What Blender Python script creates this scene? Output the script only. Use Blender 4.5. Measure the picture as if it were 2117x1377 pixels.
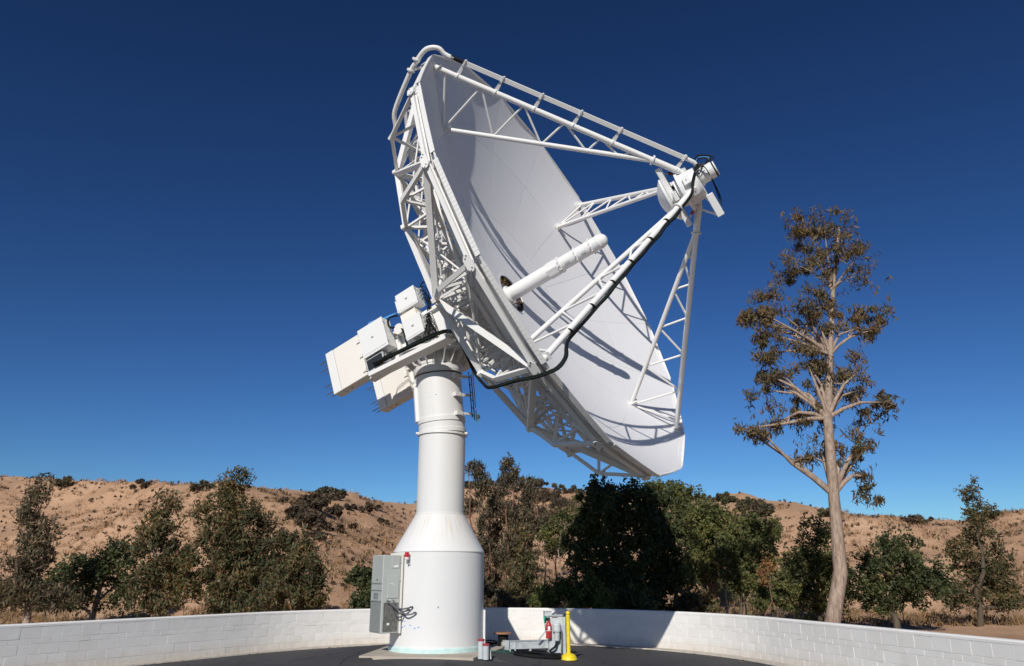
import bpy, math, random
import numpy as np
from mathutils import Vector, Matrix, noise

for o in list(bpy.data.objects):
    bpy.data.objects.remove(o)
scene = bpy.context.scene
col = scene.collection
R_ = math.radians
random.seed(7)
rng = np.random.default_rng(11)

# ------------------------------------------------------------------ camera
EYE = 1.75
cd = bpy.data.cameras.new('camera')
cd.sensor_fit = 'HORIZONTAL'; cd.sensor_width = 36.0
cd.lens = 36.0 * 1550.0 / 2117.0
cd.clip_start = 0.1; cd.clip_end = 5000
cam = bpy.data.objects.new('camera', cd); col.objects.link(cam)
PITCH = math.atan(496.5 / 1550.0)
cam.location = (0, 0, EYE); cam.rotation_euler = (math.pi / 2 + PITCH, 0, 0)
scene.camera = cam

# ------------------------------------------------------------------ light
SUN_EL, SUN_AZ = R_(32.0), R_(14.7)          # light travels towards +Y, a little to +X
sun_dir = Vector((math.sin(SUN_AZ) * math.cos(SUN_EL), math.cos(SUN_AZ) * math.cos(SUN_EL), -math.sin(SUN_EL)))
sl = bpy.data.lights.new('sun', 'SUN'); sl.energy = 4.2; sl.angle = R_(0.53); sl.color = (1.0, 0.955, 0.885)
so = bpy.data.objects.new('sun', sl); col.objects.link(so)
so.rotation_euler = sun_dir.to_track_quat('-Z', 'Y').to_euler()
so.location = (-10, -20, 30)
world = bpy.data.worlds.new('World'); scene.world = world; world.use_nodes = True
wn = world.node_tree.nodes; wl = world.node_tree.links
bg = wn['Background']
sky = wn.new('ShaderNodeTexSky'); sky.sky_type = 'NISHITA'; sky.sun_disc = False
sky.sun_elevation = SUN_EL
sky.sun_rotation = math.pi + SUN_AZ           # sun stands behind the camera, to the left
sky.altitude = 600; sky.air_density = 1.0; sky.dust_density = 0.0; sky.ozone_density = 4.0
# the photograph's sky was taken through a polarising filter: deeper and more saturated all over
gm = wn.new('ShaderNodeGamma'); gm.inputs[1].default_value = 1.5; wl.new(sky.outputs[0], gm.inputs[0])
tn_ = wn.new('ShaderNodeVectorMath'); tn_.operation = 'MULTIPLY'; tn_.inputs[1].default_value = (0.200, 0.265, 0.315)
wl.new(gm.outputs[0], tn_.inputs[0]); wl.new(tn_.outputs[0], bg.inputs[0]); bg.inputs[1].default_value = 0.085
scene.view_settings.view_transform = 'Standard'; scene.view_settings.look = 'None'
scene.view_settings.gamma = 1.0; scene.view_settings.exposure = 0.0
scene.view_settings.use_curve_mapping = False
scene.render.engine = 'CYCLES'

# ------------------------------------------------------------------ materials
MATS = {}
def nodes(name):
    m = bpy.data.materials.new(name); m.use_nodes = True
    MATS[name] = m
    nt = m.node_tree
    return m, nt.nodes, nt.links, nt.nodes['Principled BSDF']
def coord(n, l, scale=(1, 1, 1), kind='Object'):
    tc = n.new('ShaderNodeTexCoord'); mp = n.new('ShaderNodeMapping')
    mp.inputs['Scale'].default_value = scale
    l.new(tc.outputs[kind], mp.inputs[0]); return mp.outputs[0]
def geo_pos(n, l, scale=(1, 1, 1)):
    g = n.new('ShaderNodeNewGeometry'); mp = n.new('ShaderNodeMapping')
    mp.inputs['Scale'].default_value = scale
    l.new(g.outputs['Position'], mp.inputs[0]); return mp.outputs[0]
def ntex(n, l, vec, scale, detail=4, rough=0.6):
    t = n.new('ShaderNodeTexNoise'); t.inputs['Scale'].default_value = scale
    t.inputs['Detail'].default_value = detail; t.inputs['Roughness'].default_value = rough
    l.new(vec, t.inputs['Vector']); return t.outputs['Fac']
def ramp(n, l, fac, stops):
    r = n.new('ShaderNodeValToRGB'); e = r.color_ramp.elements
    while len(e) < len(stops): e.new(0.5)
    for el, (p, c) in zip(e, stops):
        el.position = p; el.color = (*c, 1)
    l.new(fac, r.inputs[0]); return r.outputs[0]
def mix(n, l, fac, a, b, blend='MIX'):
    m = n.new('ShaderNodeMix'); m.data_type = 'RGBA'; m.blend_type = blend
    for s, v in ((m.inputs[0], fac), (m.inputs[6], a), (m.inputs[7], b)):
        if hasattr(v, 'is_output'): l.new(v, s)
        elif isinstance(v, (int, float)): s.default_value = v
        else: s.default_value = (*v, 1)
    return m.outputs[2]
def bump(n, l, fac, strength, dist, bsdf):
    b = n.new('ShaderNodeBump'); b.inputs['Strength'].default_value = strength
    b.inputs['Distance'].default_value = dist
    l.new(fac, b.inputs['Height']); l.new(b.outputs[0], bsdf.inputs['Normal'])
def simple(name, c, rough=0.5, metal=0.0, var=0.08, vs=6.0, bmp=0.0, spec=None):
    m, n, l, b = nodes(name)
    v = geo_pos(n, l)
    f = ntex(n, l, v, vs, 5)
    lo = tuple(x * (1 - var) for x in c); hi = tuple(min(1, x * (1 + var)) for x in c)
    l.new(ramp(n, l, f, [(0.3, lo), (0.7, hi)]), b.inputs['Base Color'])
    b.inputs['Roughness'].default_value = rough; b.inputs['Metallic'].default_value = metal
    if spec is not None: b.inputs['Specular IOR Level'].default_value = spec
    if bmp: bump(n, l, ntex(n, l, v, vs * 8, 3), bmp, 0.01, b)
    return m

def white_paint(name, base, rough, streak):
    m, n, l, b = nodes(name)
    v = geo_pos(n, l)
    big = ntex(n, l, v, 1.3, 6, 0.65)
    c = mix(n, l, big, tuple(x * 0.95 for x in base), base)
    # vertical dirt streaks (wear with a shape of its own)
    st = ntex(n, l, geo_pos(n, l, (9, 9, 0.7)), 1.6, 5, 0.7)
    sr = n.new('ShaderNodeMapRange'); sr.inputs[1].default_value = 0.58; sr.inputs[2].default_value = 0.78
    sr.inputs[4].default_value = streak; l.new(st, sr.inputs[0])
    c = mix(n, l, sr.outputs[0], c, (0.52, 0.45, 0.34))
    oi = n.new('ShaderNodeObjectInfo'); c = mix(n, l, oi.outputs['Random'], c, mix(n, l, 1.0, c, (0.965, 0.967, 0.97), 'MULTIPLY'))
    l.new(c, b.inputs['Base Color'])
    rr = n.new('ShaderNodeMapRange'); rr.inputs[3].default_value = rough - 0.08; rr.inputs[4].default_value = rough + 0.12
    l.new(ntex(n, l, v, 4, 4), rr.inputs[0]); l.new(rr.outputs[0], b.inputs['Roughness'])
    b.inputs['Specular IOR Level'].default_value = 0.4
    return m
white_paint('white_steel', (0.80, 0.79, 0.765), 0.42, 0.07)
white_paint('white_pedestal', (0.745, 0.738, 0.722), 0.36, 0.10)
white_paint('white_reflector', (0.735, 0.735, 0.75), 0.5, 0.03)
white_paint('cream_steel', (0.80, 0.765, 0.70), 0.45, 0.06)
white_paint('white_box', (0.80, 0.80, 0.785), 0.4, 0.03)
def rust_cone():
    # pedestal transition cone with brown run-off stains in the middle
    m = MATS['white_pedestal'].copy(); m.name = 'stained_pedestal'; MATS['stained_pedestal'] = m
    n, l = m.node_tree.nodes, m.node_tree.links
    b = n['Principled BSDF']; old = b.inputs['Base Color'].links[0].from_socket
    g = n.new('ShaderNodeNewGeometry')
    sb = n.new('ShaderNodeVectorMath'); sb.operation = 'SUBTRACT'; sb.inputs[1].default_value = (-1.83, 19.6, 0); l.new(g.outputs['Position'], sb.inputs[0])
    fl = n.new('ShaderNodeVectorMath'); fl.operation = 'MULTIPLY'; fl.inputs[1].default_value = (1, 1, 0); l.new(sb.outputs[0], fl.inputs[0])
    nr_ = n.new('ShaderNodeVectorMath'); nr_.operation = 'NORMALIZE'; l.new(fl.outputs[0], nr_.inputs[0])
    az_ = n.new('ShaderNodeVectorMath'); az_.operation = 'MULTIPLY_ADD'; az_.inputs[1].default_value = (1, 1, 1); l.new(nr_.outputs[0], az_.inputs[0])
    zs_ = n.new('ShaderNodeVectorMath'); zs_.operation = 'MULTIPLY'; zs_.inputs[1].default_value = (0, 0, .09); l.new(g.outputs['Position'], zs_.inputs[0]); l.new(zs_.outputs[0], az_.inputs[2])
    st = ntex(n, l, az_.outputs[0], 13.0, 3, 0.6)
    sr = n.new('ShaderNodeMapRange'); sr.inputs[1].default_value = 0.50; sr.inputs[2].default_value = 0.70; l.new(st, sr.inputs[0])
    sep = n.new('ShaderNodeSeparateXYZ'); l.new(g.outputs['Position'], sep.inputs[0])
    w = n.new('ShaderNodeMapRange'); w.interpolation_type = 'SMOOTHSTEP'
    w.inputs[1].default_value = 2.30; w.inputs[2].default_value = 2.85; l.new(sep.outputs[2], w.inputs[0])
    mu = n.new('ShaderNodeMath'); mu.operation = 'MULTIPLY'; l.new(sr.outputs[0], mu.inputs[0]); l.new(w.outputs[0], mu.inputs[1])
    mu2 = n.new('ShaderNodeMath'); mu2.operation = 'MULTIPLY'; l.new(mu.outputs[0], mu2.inputs[0]); mu2.inputs[1].default_value = 0.55
    l.new(mix(n, l, mu2.outputs[0], old, (0.55, 0.42, 0.24)), b.inputs['Base Color'])
rust_cone()
simple('black_rubber', (0.008, 0.009, 0.009), 0.75, var=0.3, spec=0.2)
simple('dark_cable', (0.11, 0.11, 0.125), 0.5, var=0.3)
simple('green_cable', (0.010, 0.020, 0.016), 0.7, var=0.2, spec=0.2)
simple('green_hose', (0.02, 0.10, 0.075), 0.45, var=0.2)
simple('blue_cable', (0.12, 0.42, 0.85), 0.4)
simple('blue_tape', (0.08, 0.30, 0.75), 0.6)
simple('black_steel', (0.02, 0.02, 0.022), 0.45)
simple('galvanised', (0.50, 0.53, 0.53), 0.5, 0.15, var=0.2, vs=9)
simple('steel_rod', (0.25, 0.25, 0.26), 0.4, 0.8)
simple('grey_cabinet', (0.36, 0.385, 0.365), 0.5, var=0.05, vs=3)
simple('grey_cabinet_side', (0.45, 0.47, 0.44), 0.5, var=0.05, vs=3)
simple('grey_box_paint', (0.50, 0.53, 0.535), 0.45, var=0.08)
simple('mesh_dark', (0.13, 0.125, 0.11), 0.7, var=0.5, vs=14)
simple('mesh_grey', (0.23, 0.24, 0.235), 0.6, var=0.25, vs=30)
simple('red_lens', (0.55, 0.015, 0.02), 0.25, var=0.05)
simple('red_paint', (0.42, 0.022, 0.026), 0.4, var=0.2, vs=14)
simple('red_tape', (0.35, 0.04, 0.05), 0.5, var=0.1)
simple('green_tag', (0.02, 0.42, 0.22), 0.5)
simple('label_white', (0.78, 0.78, 0.76), 0.5)
simple('label_grey', (0.28, 0.27, 0.27), 0.5)
simple('gold_foil', (0.55, 0.33, 0.12), 0.35, 0.5, var=0.5, vs=30)
simple('yellow_plastic', (0.76, 0.58, 0.02), 0.45, var=0.13, vs=14)
simple('aqua_paint', (0.55, 0.73, 0.70), 0.5, var=0.12)
simple('wood_reel', (0.36, 0.17, 0.09), 0.7, var=0.3, vs=14, bmp=0.3)
simple('brown_cable', (0.16, 0.06, 0.035), 0.6, var=0.3)
simple('fence_steel', (0.33, 0.34, 0.34), 0.5, 0.4)
simple('concrete_strip', (0.46, 0.42, 0.36), 0.9, var=0.18, vs=5, bmp=0.25)
simple('orange_tag', (0.7, 0.28, 0.05), 0.5)

def m_asphalt():
    m, n, l, b = nodes('asphalt')
    v = geo_pos(n, l)
    f = ntex(n, l, v, 0.7, 8, 0.7); g = ntex(n, l, v, 90, 3, 0.8)
    c = ramp(n, l, f, [(0.25, (0.042, 0.041, 0.044)), (0.55, (0.056, 0.054, 0.056)), (0.8, (0.082, 0.078, 0.076))])
    sp = ramp(n, l, g, [(0.45, (0.75, 0.75, 0.75)), (0.72, (1.5, 1.5, 1.5))])
    c = mix(n, l, 1.0, c, sp, 'MULTIPLY')
    vor = n.new('ShaderNodeTexVoronoi'); vor.inputs['Scale'].default_value = 3.1; l.new(v, vor.inputs['Vector'])
    lf = ramp(n, l, vor.outputs['Distance'], [(0.012, (1, 1, 1)), (0.02, (0, 0, 0))])
    c = mix(n, l, lf, c, (0.32, 0.27, 0.2))
    wv = n.new('ShaderNodeVectorMath'); wv.operation = 'MULTIPLY_ADD'
    nz = n.new('ShaderNodeTexNoise'); nz.inputs['Scale'].default_value = 1.5; l.new(v, nz.inputs['Vector']); wv.inputs[1].default_value = (.5, .5, .5); l.new(nz.outputs['Color'], wv.inputs[0]); l.new(v, wv.inputs[2])
    vc = n.new('ShaderNodeTexVoronoi'); vc.feature = 'DISTANCE_TO_EDGE'; vc.inputs['Scale'].default_value = 0.42; l.new(wv.outputs[0], vc.inputs['Vector'])
    c = mix(n, l, ramp(n, l, vc.outputs['Distance'], [(0.004, (.8, .8, .8)), (0.010, (0, 0, 0))]), c, (0.012, 0.012, 0.013))
    ol = ntex(n, l, v, 1.1, 3, .5); c = mix(n, l, ramp(n, l, ol, [(.62, (0, 0, 0)), (.70, (.55, .55, .55))]), c, (0.02, 0.02, 0.021))
    l.new(c, b.inputs['Base Color']); b.inputs['Roughness'].default_value = 0.85
    bump(n, l, g, 0.5, 0.006, b)
m_asphalt()
def m_concrete():
    m, n, l, b = nodes('concrete')
    v = geo_pos(n, l)
    f = ntex(n, l, v, 1.4, 8, 0.7); g = ntex(n, l, v, 60, 3, 0.7)
    c = ramp(n, l, f, [(0.25, (0.34, 0.29, 0.23)), (0.5, (0.44, 0.385, 0.315)), (0.75, (0.52, 0.47, 0.40))])
    l.new(c, b.inputs['Base Color']); b.inputs['Roughness'].default_value = 0.9
    bump(n, l, g, 0.35, 0.004, b)
m_concrete()
def m_block():
    m, n, l, b = nodes('painted_block')
    v = geo_pos(n, l)
    oi = n.new('ShaderNodeObjectInfo')
    f = ntex(n, l, v, 2.0, 6, 0.7)
    c = ramp(n, l, f, [(0.25, (0.76, 0.735, 0.70)), (0.6, (0.83, 0.81, 0.775))])
    c = mix(n, l, oi.outputs['Random'], c, mix(n, l, 1.0, c, (0.95, 0.945, 0.93), 'MULTIPLY'))
    sep = n.new('ShaderNodeSeparateXYZ'); g = n.new('ShaderNodeNewGeometry'); l.new(g.outputs['Position'], sep.inputs[0])
    st = ntex(n, l, geo_pos(n, l, (5, 5, 0.9)), 2.0, 5, 0.7)
    low = n.new('ShaderNodeMapRange'); low.inputs[1].default_value = 0.12; low.inputs[2].default_value = -0.2; l.new(sep.outputs[2], low.inputs[0])
    mu = n.new('ShaderNodeMath'); mu.operation = 'MULTIPLY'; l.new(low.outputs[0], mu.inputs[0]); l.new(st, mu.inputs[1])
    c = mix(n, l, mu.outputs[0], c, (0.46, 0.38, 0.28))
    l.new(c, b.inputs['Base Color']); b.inputs['Roughness'].default_value = 0.8
    bump(n, l, ntex(n, l, v, 45, 4, 0.7), 0.35, 0.006, b)
m_block()
def m_hill():
    m, n, l, b = nodes('dry_hill')
    v = geo_pos(n, l)
    f = ntex(n, l, v, 0.07, 8, 0.62); g = ntex(n, l, v, 2.2, 8, 0.78); s = ntex(n, l, geo_pos(n, l, (0.5, 0.5, 0.12)), 0.5, 8, 0.75)
    c = ramp(n, l, f, [(0.28, (0.42, 0.258, 0.158)), (0.5, (0.505, 0.318, 0.200)), (0.72, (0.59, 0.387, 0.253))])
    c = mix(n, l, 0.65, c, ramp(n, l, g, [(0.3, (0.55, 0.52, 0.48)), (0.45, (0.95, 0.94, 0.92)), (0.75, (1.2, 1.18, 1.15))]), 'MULTIPLY')
    c = mix(n, l, 0.75, c, ramp(n, l, s, [(0.34, (0.72, 0.69, 0.66)), (0.5, (0.97, 0.96, 0.95)), (0.66, (1.12, 1.12, 1.12))]), 'MULTIPLY')
    l.new(c, b.inputs['Base Color']); b.inputs['Roughness'].default_value = 0.95
    b.inputs['Specular IOR Level'].default_value = 0.1
    bump(n, l, g, 0.5, 0.25, b)
m_hill()
def leaf(name, cols, transl=0.3, spec=0.3):
    m, n, l, b = nodes(name)
    g = n.new('ShaderNodeNewGeometry')
    c = ramp(n, l, g.outputs['Random Per Island'], [(i / max(1, len(cols) - 1), cc) for i, cc in enumerate(cols)])
    big = ntex(n, l, geo_pos(n, l), 0.9, 4)
    c = mix(n, l, 0.85, c, ramp(n, l, big, [(0.34, (0.55, 0.60, 0.58)), (0.5, (0.95, 0.95, 0.9)), (0.66, (1.5, 1.35, 1.05))]), 'MULTIPLY')
    l.new(c, b.inputs['Base Color']); b.inputs['Roughness'].default_value = 0.6
    b.inputs['Specular IOR Level'].default_value = spec
    t = n.new('ShaderNodeBsdfTranslucent'); l.new(c, t.inputs[0])
    ms = n.new('ShaderNodeMixShader'); ms.inputs[0].default_value = transl
    l.new(b.outputs[0], ms.inputs[1]); l.new(t.outputs[0], ms.inputs[2])
    l.new(ms.outputs[0], n['Material Output'].inputs[0])
    return m
leaf('leaf_gum', [(0.066, 0.080, 0.036), (0.10, 0.112, 0.055), (0.14, 0.148, 0.085), (0.25, 0.13, 0.07), (0.052, 0.060, 0.028), (0.13, 0.115, 0.05), (0.080, 0.092, 0.04), (0.19, 0.11, 0.06)])
leaf('leaf_gum_brown', [(0.13, 0.10, 0.062), (0.095, 0.10, 0.060), (0.20, 0.135, 0.088), (0.15, 0.125, 0.085), (0.085, 0.078, 0.048)])
leaf('leaf_oak', [(0.042, 0.060, 0.022), (0.064, 0.086, 0.034), (0.095, 0.112, 0.048), (0.12, 0.12, 0.062)])
leaf('leaf_green', [(0.085, 0.115, 0.034), (0.13, 0.155, 0.05), (0.19, 0.20, 0.075), (0.075, 0.092, 0.036), (0.20, 0.175, 0.08), (0.11, 0.135, 0.045)], 0.38)
leaf('leaf_lime', [(0.085, 0.12, 0.030), (0.12, 0.15, 0.045), (0.14, 0.15, 0.06), (0.08, 0.095, 0.035)])
leaf('leaf_chaparral', [(0.105, 0.070, 0.052), (0.085, 0.070, 0.045), (0.15, 0.10, 0.074), (0.068, 0.060, 0.040)], 0.2)
leaf('leaf_scrub_green', [(0.070, 0.072, 0.038), (0.095, 0.090, 0.050), (0.12, 0.09, 0.06), (0.055, 0.058, 0.028)], 0.2)
leaf('leaf_gum_warm', [(0.12, 0.10, 0.05), (0.15, 0.12, 0.07), (0.24, 0.14, 0.075), (0.10, 0.105, 0.05), (0.20, 0.12, 0.07), (0.13, 0.125, 0.07)])
leaf('leaf_orange', [(0.24, 0.12, 0.05), (0.28, 0.16, 0.07), (0.14, 0.09, 0.04)], 0.3)
leaf('dry_grass', [(0.24, 0.16, 0.085), (0.32, 0.22, 0.12), (0.20, 0.125, 0.07)], 0.2, 0.1)
leaf('hill_straw', [(0.40, 0.26, 0.165), (0.50, 0.335, 0.22), (0.28, 0.175, 0.11), (0.45, 0.30, 0.195)], 0.2, 0.1)
def m_bark(name, a, b_):
    m, n, l, b = nodes(name)
    f = ntex(n, l, geo_pos(n, l, (6, 6, 1.2)), 2.5, 6, 0.7)
    l.new(ramp(n, l, f, [(0.3, a), (0.7, b_)]), b.inputs['Base Color']); b.inputs['Roughness'].default_value = 0.85
    bump(n, l, f, 0.5, 0.02, b)
m_bark('bark_gum', (0.16, 0.10, 0.068), (0.46, 0.36, 0.28))
m_bark('bark_red', (0.12, 0.055, 0.035), (0.24, 0.13, 0.085))
m_bark('bark_dark', (0.05, 0.038, 0.028), (0.13, 0.10, 0.062))
M = MATS

# ------------------------------------------------------------------ mesh helpers
def vec(*a): return Vector(a)
class MB:
    def __init__(s): s.v = []; s.f = []; s.sm = []
    def add(s, vs, fs, smooth=False):
        b = len(s.v); s.v += [tuple(p) for p in vs]
        for f in fs: s.f.append(tuple(b + i for i in f)); s.sm.append(smooth)
    def box(s, c, x, y, z):
        c = Vector(c); x, y, z = Vector(x), Vector(y), Vector(z)
        vs = [c + i * x + j * y + k * z for k in (-1, 1) for j in (-1, 1) for i in (-1, 1)]
        s.add(vs, [(0, 2, 3, 1), (4, 5, 7, 6), (0, 1, 5, 4), (2, 6, 7, 3), (0, 4, 6, 2), (1, 3, 7, 5)])
    def bevbox(s, c, x, y, z, b):
        # box with chamfered edges along its local z and a chamfered far face
        c = Vector(c); x, y, z = Vector(x), Vector(y), Vector(z)
        lx, ly, lz = x.length, y.length, z.length
        def ring(k, ins):
            out = []
            for sx, sy, first in ((-1, -1, 0), (1, -1, 1), (1, 1, 0), (-1, 1, 1)):
                p1 = (sx * (1 - (b + ins) / lx), sy * (1 - ins / ly)); p2 = (sx * (1 - ins / lx), sy * (1 - (b + ins) / ly))
                seq = (p2, p1) if (sx, sy) in ((-1, -1), (1, 1)) else (p1, p2)
                for q in seq: out.append(c + x * q[0] + y * q[1] + z * k)
            return out
        rs = [ring(-1, b), ring(-1 + b / lz, 0), ring(1 - b / lz, 0), ring(1, b)]
        vs = [p for r in rs for p in r]; fs = [tuple(range(7, -1, -1)), tuple(range(24, 32))]
        for k in range(3):
            for i in range(8):
                j = (i + 1) % 8; fs.append((k * 8 + i, k * 8 + j, k * 8 + 8 + j, k * 8 + 8 + i))
        s.add(vs, fs)
    def beam(s, p, q, w, h, ref=(0, 0, 1)):
        p, q = Vector(p), Vector(q); d = (q - p)
        L = d.length; d.normalize(); r = Vector(ref)
        if abs(d.dot(r.normalized())) > 0.98: r = Vector((1, 0.2, 0))
        u = d.cross(r).normalized(); t = u.cross(d)
        s.box((p + q) / 2, d * L / 2, u * w / 2, t * h / 2)
    def tube(s, path, rad, n=10, cap=True):
        path = [Vector(p) for p in path]; N = len(path)
        rads = rad if hasattr(rad, '__len__') else [rad] * N
        vs, prev = [], None
        for i, p in enumerate(path):
            d = (path[min(i + 1, N - 1)] - path[max(i - 1, 0)]).normalized()
            if prev is None:
                r = Vector((0, 0, 1)) if abs(d.z) < 0.9 else Vector((1, 0, 0))
                u = d.cross(r).normalized()
            else:
                u = (prev - d * prev.dot(d)); u = u.normalized() if u.length > 1e-6 else d.orthogonal().normalized()
            prev = u; w = d.cross(u)
            for k in range(n):
                a = 2 * math.pi * k / n
                vs.append(p + (u * math.cos(a) + w * math.sin(a)) * rads[i])
        fs = [(i * n + k, i * n + (k + 1) % n, (i + 1) * n + (k + 1) % n, (i + 1) * n + k) for i in range(N - 1) for k in range(n)]
        s.add(vs, fs, True)
        if cap:
            s.add([vs[k] for k in range(n)][::-1], [tuple(range(n))]); s.add(vs[-n:], [tuple(range(n))])
    def lathe(s, prof, n=48, o=(0, 0, 0), x=(1, 0, 0), y=(0, 1, 0), z=(0, 0, 1), smooth=True, sharp=True):
        # prof: list of (r, h); consecutive points make bands; each band has its own vertices so edges stay crisp
        o, x, y, z = Vector(o), Vector(x), Vector(y), Vector(z)
        def ring(r, h): return [o + z * h + (x * math.cos(2 * math.pi * k / n) + y * math.sin(2 * math.pi * k / n)) * r for k in range(n)]
        if sharp:
            for (r0, h0), (r1, h1) in zip(prof[:-1], prof[1:]):
                s.add(ring(r0, h0) + ring(r1, h1), [(k, (k + 1) % n, n + (k + 1) % n, n + k) for k in range(n)], smooth)
        else:
            vs = [p for r, h in prof for p in ring(r, h)]
            s.add(vs, [(i * n + k, i * n + (k + 1) % n, (i + 1) * n + (k + 1) % n, (i + 1) * n + k) for i in range(len(prof) - 1) for k in range(n)], smooth)
        if prof[0][0] > 1e-4: s.add(ring(*prof[0])[::-1], [tuple(range(n))])
        if prof[-1][0] > 1e-4: s.add(ring(*prof[-1]), [tuple(range(n))])
    def build(s, name, mat, parent=None, label=None):
        me = bpy.data.meshes.new(name); me.from_pydata(s.v, [], s.f)
        me.polygons.foreach_set('use_smooth', s.sm); me.materials.append(M[mat]); me.update()
        return link(name, me, parent, label)
def cab(pts, r, mat=None, n=8):
    """tube along a smooth curve through the points"""
    pts = [Vector(p) for p in pts]; out = []
    for i in range(len(pts) - 1):
        p0, p1, p2, p3 = pts[max(i - 1, 0)], pts[i], pts[i + 1], pts[min(i + 2, len(pts) - 1)]
        for s_ in range(6):
            t = s_ / 6; out.append(0.5 * ((2 * p1) + (p2 - p0) * t + (2 * p0 - 5 * p1 + 4 * p2 - p3) * t * t + (3 * p1 - p0 - 3 * p2 + p3) * t ** 3))
    out.append(pts[-1]); b = MB(); b.tube(out, r, n); return b
WORLD = {}
def link(name, data, parent=None, label=None, basis=None):
    o = bpy.data.objects.new(name, data); col.objects.link(o)
    w = basis if basis is not None else Matrix.Identity(4)
    o.matrix_basis = w; WORLD[o] = w
    if parent is not None:
        o.parent = parent; o.matrix_parent_inverse = WORLD[parent].inverted()
    if label: o['label'] = label
    return o
def tag(o, label, cat, group=None, kind=None):
    if label: o['label'] = label
    if cat: o['category'] = cat
    if group: o['group'] = group
    if kind: o['kind'] = kind
    return o
def empty(name, loc, label, cat, group=None):
    e = bpy.data.objects.new(name, None); col.objects.link(e); e.empty_display_size = 0.2
    m = Matrix.Translation(Vector(loc)); e.matrix_basis = m; WORLD[e] = m
    return tag(e, label, cat, group)
# shared unit bars: a square bar and a round bar, one metre long along Z
UNIT = {}
def unit(kind, mat):
    if (kind, mat) not in UNIT:
        b = MB()
        if kind == 'square': b.box((0, 0, 0.5), (0.5, 0, 0), (0, 0.5, 0), (0, 0, 0.5))
        else: b.tube([(0, 0, 0), (0, 0, 1)], 0.5, 12)
        me = bpy.data.meshes.new('bar'); me.from_pydata(b.v, [], b.f)
        me.polygons.foreach_set('use_smooth', b.sm); me.materials.append(M[mat]); me.update()
        UNIT[(kind, mat)] = me
    return UNIT[(kind, mat)]
def bar(name, p, q, w, h, mat, parent, ref=(0, 0, 1), kind='square'):
    p, q = Vector(p), Vector(q); d = q - p; L = d.length; d.normalize(); r = Vector(ref)
    if abs(d.dot(r.normalized())) > 0.98: r = Vector((1, 0.3, 0))
    u = d.cross(r).normalized(); t = d.cross(u)
    m = Matrix((u * w, t * h, d * L)).transposed().to_4x4(); m.translation = p
    return link(name, unit(kind, mat), parent, basis=m)

# ------------------------------------------------------------------ camera geometry, for placing things on the ground
TH = PITCH
def ray(px, py):
    u, v = (px - 1058.5) / 1550.0, (688.5 - py) / 1550.0
    return Vector((u, math.cos(TH) - v * math.sin(TH), math.sin(TH) + v * math.cos(TH)))
def at_z(px, py, h=0.0):
    r = ray(px, py); return Vector((0, 0, EYE)) + r * ((h - EYE) / r.z)
def at_y(px, py, Y):
    r = ray(px, py); return Vector((0, 0, EYE)) + r * (Y / r.y)

# ------------------------------------------------------------------ terrain
PED = Vector((-1.83, 19.6, 0.0))
def sstep(a, b, x):
    t = min(1, max(0, (x - a) / (b - a))); return t * t * (3 - 2 * t)
def lot_z(x, y):
    return -0.03 - 0.17 * sstep(1.9, 4.2, math.hypot(x - PED.x, y - PED.y))
RIDGE = [(-900, 1010), (-300, 990), (0, 985), (300, 995), (496, 1004), (600, 1012), (690, 1021), (790, 1037), (850, 1041), (905, 1026), (965, 1004),
         (1040, 999), (1110, 1005), (1180, 1016), (1280, 1024), (1400, 1029), (1470, 1029), (1530, 1036), (1598, 1046), (1750, 1066), (1950, 1075), (2117, 1060), (2700, 1040), (3400, 1060)]
def ridge(u):
    px = 1058.5 + u * 1550.0 * 1.0
    px = max(-899, min(3399, px))
    for (a, ya), (b, yb) in zip(RIDGE[:-1], RIDGE[1:]):
        if a <= px <= b:
            t = (px - a) / (b - a); t = t * t * (3 - 2 * t); return ya + (yb - ya) * t
    return 1040
def ridge_y(u):
    return 96 + 16 * math.sin(u * 5.0 + 0.8) + 10 * math.sin(u * 11 + 2)
def fbm(x, y, s, o=4):
    return noise.fractal(Vector((x * s, y * s, 3.7)), 1.0, 2.0, o)
def terrain_z(x, y):
    if y < 24 and abs(x) < 40: base = -0.42
    else: base = -0.42
    if y <= 1: return base
    u = x / y
    # horizontal image position at the ridge is nearly u * cos(pitch) scaled; correct for the tilt
    ry = ridge_y(u)
    px_u = u / (math.cos(TH) + 0.13 * math.sin(TH))
    yy = ridge(px_u)
    r = ray(1058.5 + px_u * 1550, yy)
    top = EYE + r.z * (ry / r.y)
    foot = 40 + 6 * math.sin(u * 7 + 1.0)
    t = (y - foot) / (ry - foot)
    if t <= 0: return base + 0.25 * sstep(25, 40, y) * (fbm(x, y, 0.15) + 0.2)
    amp = sstep(0, 0.25, t) * (1 - sstep(0.8, 1.0, t))
    nz = 2.3 * fbm(x + 31, y * 0.8, 0.045) + 0.55 * fbm(x, y, 0.19)
    gully = 1.6 * math.sin((x * 0.8 + y * 0.35) * 0.16 + 1.2 * fbm(x, y, 0.05))
    if t <= 1: return base + (top - base) * (0.30 * t + 0.70 * (t ** 1.25)) + amp * (nz + gully) + 0.25 * fbm(x, y, 0.5) * sstep(0, .2, t)
    return top - 0.10 * (y - ry) + 0.25 * fbm(x, y, 0.5)
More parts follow.
